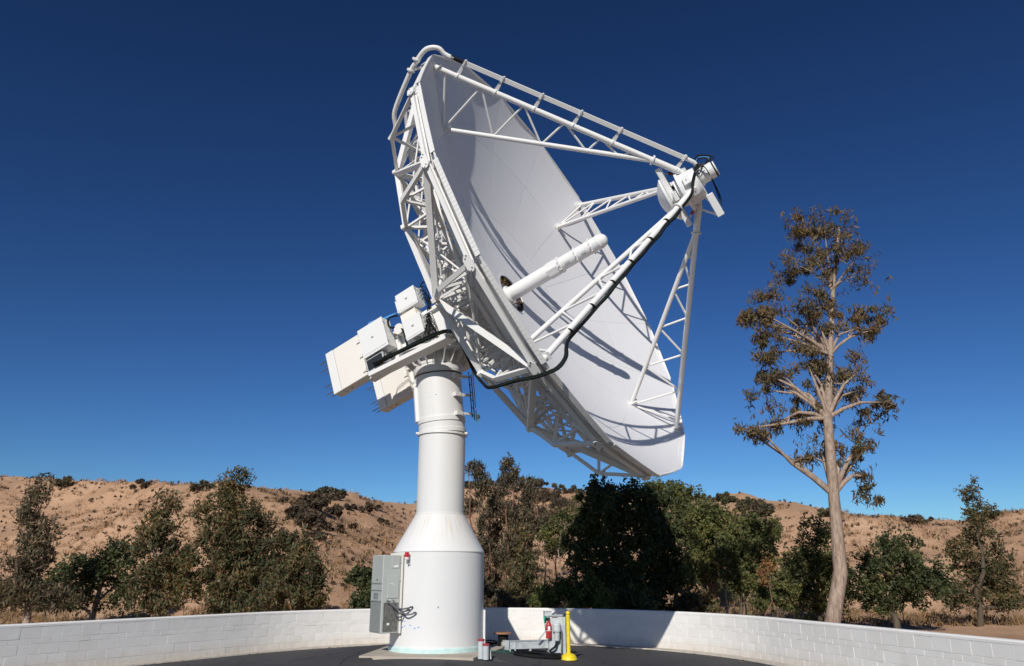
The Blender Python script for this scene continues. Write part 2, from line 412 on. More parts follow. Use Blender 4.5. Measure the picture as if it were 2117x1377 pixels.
def make_ground():
    ys = [-300, -100, -40, -10, 2, 8, 14, 20, 24, 28, 31] + list(np.arange(33, 128, 1.4)) + [132, 140, 155, 180, 230, 320, 500, 900, 2000]
    us = np.linspace(-1.6, 1.6, 230)
    v, f = [], []
    for y in ys:
        sc = max(y, 45) if y > 0 else 60
        for u in us:
            w = max(y, 8)
            x = u * max(w, 30) if y < 30 else u * w
            v.append((x, y, terrain_z(x, y) if y < 600 else -20))
    n = len(us)
    for i in range(len(ys) - 1):
        for j in range(n - 1): f.append((i * n + j, i * n + j + 1, (i + 1) * n + j + 1, (i + 1) * n + j))
    me = bpy.data.meshes.new('ground'); me.from_pydata(v, [], f); me.polygons.foreach_set('use_smooth', [True] * len(f))
    me.materials.append(M['dry_hill']); me.update()
    tag(link('hillside_ground', me), None, None, kind='structure')
make_ground()

# curved wall line: arc round the lot with straight runs at both ends
WC, WR = Vector((-0.951, 16.576, 0)), 7.218
A_L, A_R = R_(145.5), R_(15.5)
def wall_line(step):
    """points with outward normal, from left to right, spaced by step"""
    segs = []
    pl = WC + Vector((math.cos(A_L), math.sin(A_L), 0)) * WR; tl = Vector((-math.sin(A_L), math.cos(A_L), 0))
    pr = WC + Vector((math.cos(A_R), math.sin(A_R), 0)) * WR; tr = Vector((math.sin(A_R), -math.cos(A_R), 0))
    Ls, La, Lr = 9.0, WR * (A_L - A_R), 10.0
    n = int((Ls + La + Lr) / step); out = []
    for i in range(n + 1):
        s = i * step
        if s < Ls:
            p = pl + tl * (Ls - s); nrm = Vector((math.cos(A_L), math.sin(A_L), 0)); d = -tl
        elif s < Ls + La:
            a = A_L - (s - Ls) / WR; nrm = Vector((math.cos(a), math.sin(a), 0)); p = WC + nrm * WR; d = Vector((math.sin(a), -math.cos(a), 0))
        else:
            p = pr + tr * (s - Ls - La); nrm = Vector((math.cos(A_R), math.sin(A_R), 0)); d = tr
        out.append((p, nrm, d))
    return out
LOTZ = -0.2
def make_lot():
    line = wall_line(0.4)
    ring = [(p + n * 0.12).to_2d() for p, n, d in line]
    v, f = [], []; K = 26
    c0 = Vector((-1.83, 19.6))
    # rows from wall line inwards to the pedestal, then out towards the camera
    poly = ring + [Vector((40, -30)), Vector((-40, -30))]
    dens = []
    for a, b in zip(poly, poly[1:] + poly[:1]):
        k = max(1, int((b - a).length / 2)); dens += [a + (b - a) * i / k for i in range(k)]
    n = len(dens)
    ks = [0.0] + [0.04 + 0.96 * (i / K) ** 1.6 for i in range(1, K + 1)]
    for t in ks:
        for p in dens:
            q = c0 + (p - c0) * t; v.append((q.x, q.y, lot_z(q.x, q.y)))
    for i in range(len(ks) - 1):
        for j in range(n):
            j2 = (j + 1) % n; f.append((i * n + j, (i + 1) * n + j, (i + 1) * n + j2, i * n + j2))
    me = bpy.data.meshes.new('asphalt_lot'); me.from_pydata(v, [], f); me.polygons.foreach_set('use_smooth', [True] * len(f))
    me.materials.append(M['asphalt']); me.update()
    tag(link('asphalt_lot', me), None, None, kind='structure')
    # narrow concrete strip along the foot of the wall
    b = MB(); vs = []
    for p, nr, d in line:
        for off, z in ((0.14, 0.0), (0.14, 0.035), (-0.20, 0.028), (-0.215, 0.0)):
            q = p + nr * (off - 0.1); vs.append((q.x, q.y, LOTZ - 0.006 + z + 0.005))
    fs = [(i * 4 + k, i * 4 + k + 1, i * 4 + 5 + k, i * 4 + 4 + k) for i in range(len(line) - 1) for k in range(3)]
    b.add(vs, fs); tag(b.build('concrete_footing_strip', 'concrete_strip'), None, None, kind='structure')
    # concrete apron under the pedestal
    b = MB()
    c = [(-3.40, 18.05), (-0.84, 17.62), (-0.05, 20.55), (-0.35, 21.6), (-3.05, 21.4)]
    top = [(x, y, 0.0) for x, y in c]; bot = [(x * 1.0, y, -0.25) for x, y in c]; m = len(c)
    b.add(top + bot, [tuple(range(m))] + [(i, i + m, (i + 1) % m + m, (i + 1) % m) for i in range(m)])
    tag(b.build('concrete_pad', 'concrete'), None, None, kind='structure')
make_lot()

# ------------------------------------------------------------------ block wall
def make_wall():
    root = empty('block_wall', (WC.x, WC.y + WR, LOTZ), 'low white painted concrete block wall curving round the paved lot', 'wall')
    step = 0.4064
    line = wall_line(0.2032)
    # solid core a little behind the block faces
    b = MB(); vs = []
    for p, n, d in line:
        for off, z in ((0.007, LOTZ - 0.2), (0.007, LOTZ + 0.91), (0.188, LOTZ + 0.91), (0.188, LOTZ - 0.2)):
            q = p + n * off; vs.append((q.x, q.y, z))
    b.add(vs, [(i * 4 + k, i * 4 + 4 + k, i * 4 + 4 + (k + 1) % 4, i * 4 + (k + 1) % 4) for i in range(len(line) - 1) for k in range(4)])
    b.build('wall_core', 'painted_block', root)
    # rounded painted top course
    b = MB(); vs = []
    prof = [(-0.003, 0.905), (-0.003, 0.945), (0.022, 0.968), (0.178, 0.968), (0.203, 0.945), (0.203, 0.905)]
    for p, n, d in line:
        for off, z in prof:
            q = p + n * off; vs.append((q.x, q.y, LOTZ + z))
    m = len(prof)
    b.add(vs, [(i * m + k, i * m + m + k, i * m + m + (k + 1) % m, i * m + (k + 1) % m) for i in range(len(line) - 1) for k in range(m)])
    b.build('wall_cap', 'painted_block', root)
    # the blocks one by one: courses of full blocks with one half-height course
    meshes = {}
    def block_mesh(w, h, k):
        key = (round(w, 3), round(h, 3), k)
        if key not in meshes:
            q = MB(); dep = 0.05; ch = 0.004; r = random.Random(k)
            w2, h2 = w / 2, h / 2
            fr = [(-w2 + ch, 0, -h2 + ch), (w2 - ch, 0, -h2 + ch), (w2 - ch, 0, h2 - ch), (-w2 + ch, 0, h2 - ch)]
            fr = [(x + r.uniform(-.002, .002), y + r.uniform(-.0015, .0015), z + r.uniform(-.0015, .0015)) for x, y, z in fr]
            sd = [(-w2, ch, -h2), (w2, ch, -h2), (w2, ch, h2), (-w2, ch, h2)]
            bk = [(-w2, dep, -h2), (w2, dep, -h2), (w2, dep, h2), (-w2, dep, h2)]
            q.add(fr + sd + bk, [(0, 1, 2, 3)] + [(a, 4 + a, 4 + (a + 1) % 4, (a + 1) % 4) for a in range(4)] + [(4 + a, 8 + a, 8 + (a + 1) % 4, 4 + (a + 1) % 4) for a in range(4)])
            me = bpy.data.meshes.new('block'); me.from_pydata(q.v, [], q.f); me.materials.append(M['painted_block']); me.update()
            meshes[key] = me
        return meshes[key]
    courses = [(-0.03, 0.2), (0.17, 0.2), (0.37, 0.2), (0.57, 0.105), (0.675, 0.235)]
    cand = []
    for ci, (z0, h) in enumerate(courses):
        off = (ci % 2)
        for i in range(off, len(line) - 2, 2):
            p, n, d = line[i + 1]
            dd = (line[i + 2][0] - line[i][0]).normalized()
            c = p + Vector((0, 0, LOTZ + z0 + h / 2))
            zc = c.y * math.cos(TH) + (c.z - EYE) * math.sin(TH)
            px = 1058.5 + 1550 * c.x / zc if zc > 1 else 9e9
            inview = -60 < px < 2180
            cand.append((inview, 520 < px < 1575, 1 / max(zc, 1), c, dd, h, ci, i))
    vis = sorted([c for c in cand if c[0]], key=lambda c: -(c[2] + (1 if c[1] else 0)))
    rest = MB()
    for k, (iv, pr_, s, c, dd, h, ci, i) in enumerate(vis + [c for c in cand if not c[0]]):
        nrm = Vector((-dd.y, dd.x, 0))
        if nrm.dot(c - WC) < 0: nrm = -nrm
        jit = random.uniform(-0.002, 0.002)
        m = Matrix((dd, nrm, Vector((0, 0, 1)))).transposed().to_4x4(); m.translation = c + nrm * jit
        me = block_mesh(0.4064 - 0.004, h - 0.004, (ci * 7 + i) % 5)
        if k < 300: link('block', me, root, basis=m)
        else:
            rest.add([m @ v.co for v in me.vertices], [tuple(p.vertices) for p in me.polygons])
    if rest.v: rest.build('remaining_blocks', 'painted_block', root)['kind'] = 'stuff'
make_wall()

# ------------------------------------------------------------------ the dish antenna
AX = Vector((0.8171, -0.4637, 0.3428)).normalized()          # where the dish points
UP = (Vector((0, 0, 1)) - AX * AX.z).normalized()
FAR = UP.cross(AX).normalized()                              # sideways, away from the camera
if FAR.y < 0: FAR = -FAR
VX = Vector((-0.005, 18.747, 8.855))                         # vertex of the reflector
RD, DEP = 6.0, 1.815
def dp(r, ph, z):
    ph = R_(ph); return VX + AX * z + (UP * math.cos(ph) + FAR * math.sin(ph)) * r
def dm(f, u, a): return VX + FAR * f + UP * u + AX * a
def surf(r): return DEP * (r / RD) ** 2
def rim_r(ph):
    d = (ph % 22.5) - 11.25
    chord = RD * math.cos(R_(11.25)) / math.cos(R_(d))
    return RD + 0.8 * (chord - RD)
ant = empty('dish_antenna', PED, 'large white parabolic dish antenna on a tall white tubular pedestal', 'antenna')

def make_reflector():
    b = MB()   # ring round the feed opening
    b.lathe([(0.56, -0.30), (0.56, 0.018), (0.63, 0.022), (0.66, 0.012), (0.66, -0.05), (0.58, -0.05), (0.58, -0.30)], 40, VX, FAR, UP, AX)
    refl = b.build('reflector', 'white_reflector', ant)
    b = MB(); b.lathe([(0.555, -0.27), (0.555, -0.19), (0.0, -0.19)], 32, VX, FAR, UP, AX); b.build('feed_opening_floor', 'white_reflector', refl)
    b = MB(); b.lathe([(0.552, -0.26), (0.552, -0.01), (0.556, -0.01), (0.556, -0.26)], 40, VX, FAR, UP, AX); b.build('feed_opening_liner', 'black_steel', refl)
    # scraps of cable and foil packed in the opening
    b = MB()
    for k in range(26):
        ph = random.uniform(0, 360); r = random.uniform(0.50, 0.535)
        b.box(dp(r, ph, random.uniform(-0.16, -0.04)), FAR * random.uniform(.02, .05), UP * random.uniform(.02, .06), AX * random.uniform(.02, .05))
    b.build('feed_opening_packing', 'gold_foil', refl)['kind'] = 'stuff'
    def panel(r0, r1, p0, p1, nr, na, outer):
        q = MB(); vs = []; gap = 0.0028
        for i in range(nr + 1):
            for j in range(na + 1):
                ph = p0 + (p1 - p0) * j / na
                ra, rb = r0 + gap, r1 - (0 if outer else gap)
                r = ra + (rb - ra) * i / nr
                if outer: r = ra + (rim_r(ph) - ra) * i / nr
                g = math.degrees(gap / max(r, .3)); phg = p0 + g + (p1 - p0 - 2 * g) * j / na
                vs.append((r, phg))
        top = [dp(r, ph, surf(r)) for r, ph in vs]; bot = [dp(r, ph, surf(r) - 0.045) for r, ph in vs]
        N = (nr + 1) * (na + 1); W = na + 1
        q.add(top, [(i * W + j, i * W + j + 1, (i + 1) * W + j + 1, (i + 1) * W + j) for i in range(nr) for j in range(na)], True)
        q.add(bot, [(i * W + j, (i + 1) * W + j, (i + 1) * W + j + 1, i * W + j + 1) for i in range(nr) for j in range(na)], True)
        per = [j for j in range(W)] + [i * W + na for i in range(1, nr + 1)] + [nr * W + j for j in range(na - 1, -1, -1)] + [i * W for i in range(nr - 1, 0, -1)]
        m = len(per)
        q.add([top[i] for i in per] + [bot[i] for i in per], [(i, i + m, (i + 1) % m + m, (i + 1) % m) for i in range(m)])
        return q.build('panel', 'white_reflector', refl)
    for k in range(16): panel(4.36, RD, k * 22.5, k * 22.5 + 22.5, 8, 10, True)
    for k in range(16): panel(2.35, 4.36, k * 22.5, k * 22.5 + 22.5, 7, 6, False)
    for k in range(8): panel(0.63, 2.35, k * 45 + 11.25, k * 45 + 56.25, 6, 10, False)
    # edge channel along every outer panel: short plates with open joints
    for k in range(16):
        q = MB(); p0, p1 = k * 22.5 + 0.25, k * 22.5 + 21.2
        n = 24
        for i in range(n):
            a0 = p0 + (p1 - p0) * i / n; a1 = p0 + (p1 - p0) * (i + 1) / n - 0.05
            z1, z0 = DEP + 0.010, DEP - 0.100
            for (ra, rb, za, zb) in ((0.006, 0.022, z0, z1), (-0.075, 0.004, z0 - 0.002, z0 + 0.014)):
                vs = [dp(rim_r(a) + dr, a, z) for a in (a0, a1) for dr in (ra, rb) for z in (za, zb)]
                q.add(vs, [(0, 1, 3, 2), (4, 6, 7, 5), (0, 4, 5, 1), (2, 3, 7, 6), (0, 2, 6, 4), (1, 5, 7, 3)])
        q.build('rim_channel', 'white_steel', refl)
    # circumferential stiffeners on the back of the panels, straight from rib to rib
    for k in range(16):
        for r, dz, w, h in ((5.84, 0.155, 0.02, 0.05), (5.62, 0.12, 0.03, 0.09), (5.1, 0.12, 0.03, 0.09), (4.5, 0.12, 0.03, 0.09), (3.6, 0.12, 0.03, 0.08), (2.7, 0.12, 0.03, 0.08)):
            z = surf(r) - dz
            bar('stiffener', dp(r, k * 22.5 + 0.3, z), dp(r, k * 22.5 + 22.2, z), w, h, 'white_steel', refl, AX)
    return refl
make_reflector()

# back-up structure: sixteen radial trusses, rings and cross braces
def front_z(r): return surf(r) - 0.26
RIMN = (5.90, 1.52); B1 = (5.40, 0.51); B2 = (4.62, 0.0); B3 = (1.95, -0.72)
def back_z(r):
    if r >= B1[0]: return B1[1] + (RIMN[1] - B1[1]) * (r - B1[0]) / (RIMN[0] - B1[0])
    if r >= B2[0]: return B2[1] + (B1[1] - B2[1]) * (r - B2[0]) / (B1[0] - B2[0])
    return B3[1] + (B2[1] - B3[1]) * (r - B3[0]) / (B2[0] - B3[0])
def make_backup():
    for k in range(16):
        ph = k * 22.5
        b = MB()
        T = lambda r, z: dp(r, ph, z)
        tang = (T(1, 0) - VX).normalized().cross(AX)
        fr = [1.95, 2.6, 3.25, 3.95, 4.62, 5.1, 5.90]
        # front chord as the truss's own mesh
        for r0, r1 in zip(fr[:-1], fr[1:]):
            z1 = RIMN[1] if r1 > 5.8 else front_z(r1)
            b.beam(T(r0, front_z(r0)), T(r1, z1), 0.085, 0.085, tang)
        rib = b.build('rib_truss', 'white_steel', ant)
        W = 'white_steel'
        bar('back_chord', T(*RIMN), T(*B1), 0.075, 0.10, W, rib, tang)
        bar('back_chord', T(*B1), T(*B2), 0.075, 0.10, W, rib, tang)
        bar('back_chord', T(*B2), T(*B3), 0.085, 0.11, W, rib, tang)
        s = lambda r0, z0, r1, z1, w=0.048: bar('strut', T(r0, z0), T(r1, z1), w, w, W, rib, tang)
        s(5.40, B1[1], 5.30, front_z(5.30)); s(5.40, B1[1], 4.62, front_z(4.62), 0.055)
        s(4.62, 0.0, 4.62, front_z(4.62)); s(4.62, 0.0, 3.95, front_z(3.95), 0.062)
        s(3.95, back_z(3.95), 3.95, front_z(3.95)); s(3.95, back_z(3.95), 3.25, front_z(3.25), 0.062)
        s(3.25, back_z(3.25), 3.25, front_z(3.25)); s(3.25, back_z(3.25), 2.6, front_z(2.6), 0.062)
        s(2.6, back_z(2.6), 2.6, front_z(2.6)); s(2.6, back_z(2.6), 1.95, front_z(1.95), 0.062)
        # bolted joint plate across the rim ring, facing outwards, with its bolts
        rd = (T(1, 0) - VX).normalized(); g = MB(); c = T(RIMN[0] + 0.058, RIMN[1]); n = 8
        pts = [(-1, 0.35), (-0.55, 1), (0.55, 1), (1, 0.35), (1, -0.35), (0.55, -1), (-0.55, -1), (-1, -0.35)]
        vs = [c + rd * o + tang * x * 0.17 + AX * y * 0.085 for o in (0, 0.014) for x, y in pts]
        g.add(vs, [tuple(range(n)), tuple(range(2 * n - 1, n - 1, -1))] + [(i, i + n, (i + 1) % n + n, (i + 1) % n) for i in range(n)])
        g.build('gusset_plate', 'white_steel', rib)
        for x in (-.125, .125):
            for y in (-.022, .022):
                g = MB(); p = c + rd * .014 + tang * (x + y) + AX * y; g.tube([p, p + rd * .012], .013, 6); g.build('bolt', 'black_steel', rib)
        g = MB(); c = T(*B2); g.bevbox(c, rd * .11, AX * .075, tang * .055, .01); g.build('corner_node', 'white_steel', rib)
    for k in range(16):
        p0, p1 = k * 22.5, k * 22.5 + 22.5
        W = 'white_steel'
        b = MB(); b.beam(dp(RIMN[0], p0, RIMN[1]), dp(RIMN[0], p1, RIMN[1]), 0.085, 0.085, AX)
        ring = b.build('ring_truss', W, ant)
        bar('ring_beam', dp(B2[0], p0, B2[1]), dp(B2[0], p1, B2[1]), 0.07, 0.12, W, ring, AX)
        bar('ring_beam', dp(3.25, p0, back_z(3.25)), dp(3.25, p1, back_z(3.25)), 0.07, 0.07, W, ring, AX)
        bar('ring_beam', dp(3.95, p0, front_z(3.95)), dp(3.95, p1, front_z(3.95)), 0.07, 0.09, W, ring, AX)
        bar('ring_beam', dp(2.6, p0, front_z(2.6)), dp(2.6, p1, front_z(2.6)), 0.06, 0.08, W, ring, AX)
        # cross braces between neighbouring ribs
        odd = p0 if k % 2 else p1; even = p1 if k % 2 else p0
        bar('cross_brace', dp(B2[0], odd, B2[1]), dp(RIMN[0], even, RIMN[1]), 0.11, 0.13, W, ring, AX)
        bar('cross_brace', dp(B2[0], odd, B2[1]), dp(3.25, even, front_z(3.25)), 0.075, 0.075, W, ring, AX)
        bar('cross_brace', dp(3.25, even, back_z(3.25)), dp(2.6, odd, front_z(2.6)), 0.065, 0.065, W, ring, AX)
        bar('cross_brace', dp(3.25, odd, back_z(3.25)), dp(B2[0], even, B2[1]), 0.07, 0.07, W, ring, AX)
        for ra, za, rb, zb in ((3.95, back_z(3.95), 3.25, front_z(3.25)), (2.6, back_z(2.6), 3.25, front_z(3.25)), (4.62, front_z(4.62), 3.95, back_z(3.95)), (1.98, -.70, 2.6, back_z(2.6)), (1.98, -.12, 2.6, back_z(2.6)), (4.62, 0.0, 5.1, front_z(5.1))):
            bar('brace_tube', dp(ra, p0, za), dp(rb, p1, zb), 0.042, 0.042, W, ring, AX, kind='round')
            bar('brace_tube', dp(ra, p1, za), dp(rb, p0, zb), 0.042, 0.042, W, ring, AX, kind='round')
    b = MB()   # hub drum the ribs are bolted to
    b.lathe([(1.2, -1.35), (1.55, -1.25), (1.62, -1.25), (1.62, -1.17), (1.5, -1.17), (1.5, -0.05), (1.62, -0.05), (1.62, 0.02), (1.45, 0.02), (0.72, -0.29)], 48, VX, FAR, UP, AX)
    hub = b.build('hub_drum', 'white_steel', ant)
    for k in range(16):
        ph = k * 22.5; q = MB(); tg = (dp(1, ph, 0) - VX).normalized().cross(AX)
        vs = []
        for sd in (-1, 1):
            for r, z in ((1.5, -1.15), (1.98, -0.80), (1.98, -0.62), (1.72, -0.45), (1.98, -0.2), (1.98, -0.02), (1.5, -0.02)): vs.append(dp(r, ph, z) + tg * 0.012 * sd)
        n = 7
        q.add(vs, [tuple(range(n)), tuple(range(2 * n - 1, n - 1, -1))] + [(i, (i + 1) % n, (i + 1) % n + n, i + n) for i in range(n)])
        q.build('hub_fin', 'white_steel', hub)
make_backup()

# feed tube on the axis
def make_feed():
    b = MB()
    b.lathe([(0.27, -0.24), (0.27, -0.06), (0.25, -0.03), (0.2, -0.03), (0.2, 1.18), (0.185, 1.2), (0.185, 2.72)], 40, VX, FAR, UP, AX)
    f = b.build('feed_tube', 'white_box', ant)
    b = MB(); c = dm(0, 0, 1.33)
    ph = 22.5
    pts = [(0.205 / math.cos(math.pi / 8) * math.cos(math.pi / 8 + i * math.pi / 4), 0.205 / math.cos(math.pi / 8) * math.sin(math.pi / 8 + i * math.pi / 4)) for i in range(8)]
    vs = [c + FAR * x + UP * y + AX * z for z in (-0.15, 0.15) for x, y in pts]
    b.add(vs, [tuple(range(7, -1, -1)), tuple(range(8, 16))] + [(i, (i + 1) % 8, 8 + (i + 1) % 8, 8 + i) for i in range(8)])
    b.build('octagonal_transition', 'white_box', f)
    for z in (1.53, 1.57, 2.05, 2.5):
        b = MB(); b.lathe([(0.18, -0.012), (0.212, -0.012), (0.212, 0.012), (0.18, 0.012)], 40, VX + AX * z, FAR, UP, AX)
        for k in range(12):
            p = dp(0.212, k * 30, z); b.box(p, FAR * 0.01, UP * 0.01, AX * 0.02)
        b.build('flange', 'white_box', f)
    b = MB(); b.lathe([(0.192, 2.70), (0.192, 2.76)] + [(0.188 * math.cos(t), 2.76 + 0.19 * math.sin(t)) for t in [i * math.pi / 2 / 10 for i in range(11)]], 40, VX, FAR, UP, AX, sharp=False)
    b.build('radome_cap', 'white_box', f)
    vdir = (Vector((0, 0, EYE)) - dm(0, 0, 2)).normalized(); side = (vdir - AX * vdir.dot(AX)).normalized(); tg = AX.cross(side)
    for z in (1.78, 2.28):
        b = MB(); c = VX + AX * z + side * 0.186 + tg * 0.02
        for s_ in (-1, 1):
            b.box(c + tg * 0.018 * s_, AX * 0.07, tg * 0.003, side * 0.006); b.box(c + AX * 0.07 * s_, AX * 0.003, tg * 0.02, side * 0.006)
        b.build('access_slot', 'galvanised', f)
    b = MB(); b.tube([dp(0.33, 200, 0.0), dp(0.42, 200, 0.06), dp(0.5, 196, 0.1)], 0.02, 8); b.box(dp(0.42, 205, 0.08), FAR * .05, UP * .05, AX * .05)
    b.lathe([(0.05, 0), (0.05, .06), (0.02, .06)], 16, dp(0.5, 200, 0.05), FAR, UP, AX)
    b.build('feed_valve', 'steel_rod', f)
    b = MB(); b.lathe([(0.03, 0), (0.055, 0), (0.055, .03), (0.03, .03)], 16, dp(0.47, 192, 0.10), FAR, UP, AX); b.build('valve_ring', 'black_steel', f)
make_feed()

# four trussed legs that carry the subreflector
LO, LI, LM, LE = (5.75, 1.70), (4.48, 1.00), (1.02, 4.92), (0.40, 5.34)
def leg_outer(t): return (LO[0] + (LE[0] - LO[0]) * t, LO[1] + (LE[1] - LO[1]) * t)
def leg_inner(t): return (LI[0] + (LM[0] + 0.06 - LI[0]) * t, LI[1] + (LM[1] - 0.12 - LI[1]) * t)
def make_legs():
    for k in range(4):
        ph = -45 + 90 * k; T = lambda q: dp(q[0], ph, q[1])
        b = MB(); b.tube([T(LO), T(LE)], 0.068, 14)
        leg = b.build('support_leg', 'white_steel', ant)
        b = MB(); b.tube([T(LI), T(LM)], 0.058, 14); b.build('inner_chord', 'white_steel', leg)
        outs = [leg_outer(x) for x in (0.04, 0.185, 0.355, 0.52, 0.665, 0.79)]; ins = [leg_inner(x) for x in (0.0, 0.245, 0.48, 0.70, 0.86)]
        bar('web_strut', T(outs[0]), T(ins[0]), 0.06, 0.06, 'white_steel', leg, kind='round')
        for i in range(5):
            if i: bar('web_strut', T(outs[i]), T(ins[i]), 0.055, 0.055, 'white_steel', leg, kind='round')
            bar('web_strut', T(ins[i]), T(outs[i + 1]), 0.055, 0.055, 'white_steel', leg, kind='round')
        tg = FAR.cross(AX)
        for q, s_ in ((LO, 0.13), (LI, 0.11)):   # foot plates
            g = MB(); rd = (dp(1, ph, 0) - VX).normalized(); tn = rd.cross(AX)
            slope = 2 * DEP * q[0] / RD ** 2; t1 = (rd + AX * slope).normalized(); nn = tn.cross(t1)
            g.box(T((q[0], surf(q[0]) + 0.012)), t1 * s_, tn * s_ * 0.8, nn * 0.012)
            g.box(T((q[0] - 0.05, surf(q[0]) + 0.09)), t1 * 0.012 + AX * 0.01, tn * 0.085, AX * 0.09)
            g.build('foot_plate', 'white_steel', leg)
        g = MB()   # collar where the chords meet
        d = (T(LE) - T(LO)).normalized(); u = d.orthogonal().normalized(); w = d.cross(u)
        c = T(leg_outer(0.875))
        g.lathe([(0.06, -0.02), (0.125, -0.02), (0.125, 0.02), (0.06, 0.02)], 16, c, u, w, d)
        g.lathe([(0.06, 0.02), (0.082, 0.03), (0.082, 0.7), (0.06, 0.7)], 16, c, u, w, d)
        g.build('collar', 'white_steel', leg)
    # square conduit beside the upper leg, held by brackets, wrapping over the rim
    ph = -45
    nrm = Vector((0, 0, 0))
    L0, L1 = (5.43, 2.35), (0.66, 5.58)
    path = [(5.02, -0.30), (5.16, 0.0), (5.50, 0.25), (5.99, 1.11), (6.09, 1.37), (6.165, 1.58), (6.19, 1.76), (6.13, 1.92), (6.02, 2.03), (5.87, 2.06), (5.72, 2.14)]
    b = cab([dp(r, ph, z) for r, z in path], 0.058, n=12)
    con = b.build('conduit', 'white_steel', ant)
    b = MB(); b.tube([dp(5.72, ph, 2.16), dp(L0[0], ph, L0[1])], 0.05, 10); b.build('flexible_sleeve', 'black_rubber', con)
    rd = (dp(1, ph, 0) - VX).normalized(); tn = rd.cross(AX)
    b = MB(); b.beam(dp(*L0[:1], ph, L0[1]), dp(L1[0], ph, L1[1]), 0.10, 0.10, tn); b.build('straight_run', 'white_steel', con)
    b = MB(); b.tube([dp(L1[0], ph, L1[1]), dp(.5, ph, 5.68), dp(.40, ph, 5.70)], 0.05, 10); b.build('end_elbow', 'white_steel', con)
    for t in (0.0, 0.17, 0.345, 0.52, 0.70, 0.99):
        r, z = L0[0] + (L1[0] - L0[0]) * t, L0[1] + (L1[1] - L0[1]) * t
        tt = ((r - LO[0]) * (LE[0] - LO[0]) + (z - LO[1]) * (LE[1] - LO[1])) / ((LE[0] - LO[0]) ** 2 + (LE[1] - LO[1]) ** 2)
        ro, zo = leg_outer(max(0.03, min(0.97, tt - 0.01)))
        g = MB(); p, q = dp(ro, ph, zo), dp(r, ph, z); d = (q - p).normalized(); al = (dp(*LE[:1], ph, LE[1]) - dp(*LO[:1], ph, LO[1])).normalized()
        wd = d.cross(al).normalized()
        n0 = [p - al * .055, p + al * .055, q + al * .025, q - al * .025]
        vs = [v + wd * 0.02 * s_ for s_ in (-1, 1) for v in n0]
        g.add(vs, [(0, 3, 2, 1), (4, 5, 6, 7), (0, 1, 5, 4), (1, 2, 6, 5), (2, 3, 7, 6), (3, 0, 4, 7)])
        g.lathe([(0.066, -0.015), (0.09, -0.015), (0.09, 0.015), (0.066, 0.015)], 16, p, d, wd, al)
        g.box(q, al * 0.02, wd * 0.075, d * 0.075)
        g.build('bracket', 'white_steel', con)
    for r, z in ((6.02, 1.16), (6.14, 1.42), (5.72, 2.16)):
        g = MB(); c = dp(r, ph, z); g.lathe([(0.06, -0.02), (0.1, -0.02), (0.1, 0.02), (0.06, 0.02)], 14, c, tn, (rd - AX * .6).normalized(), (AX + rd * .6).normalized()); g.build('clamp', 'white_steel', con)
    bar('standoff', dp(6.02, ph, 1.16), dp(5.9, ph, 1.5), 0.05, 0.05, 'white_steel', con)
make_legs()

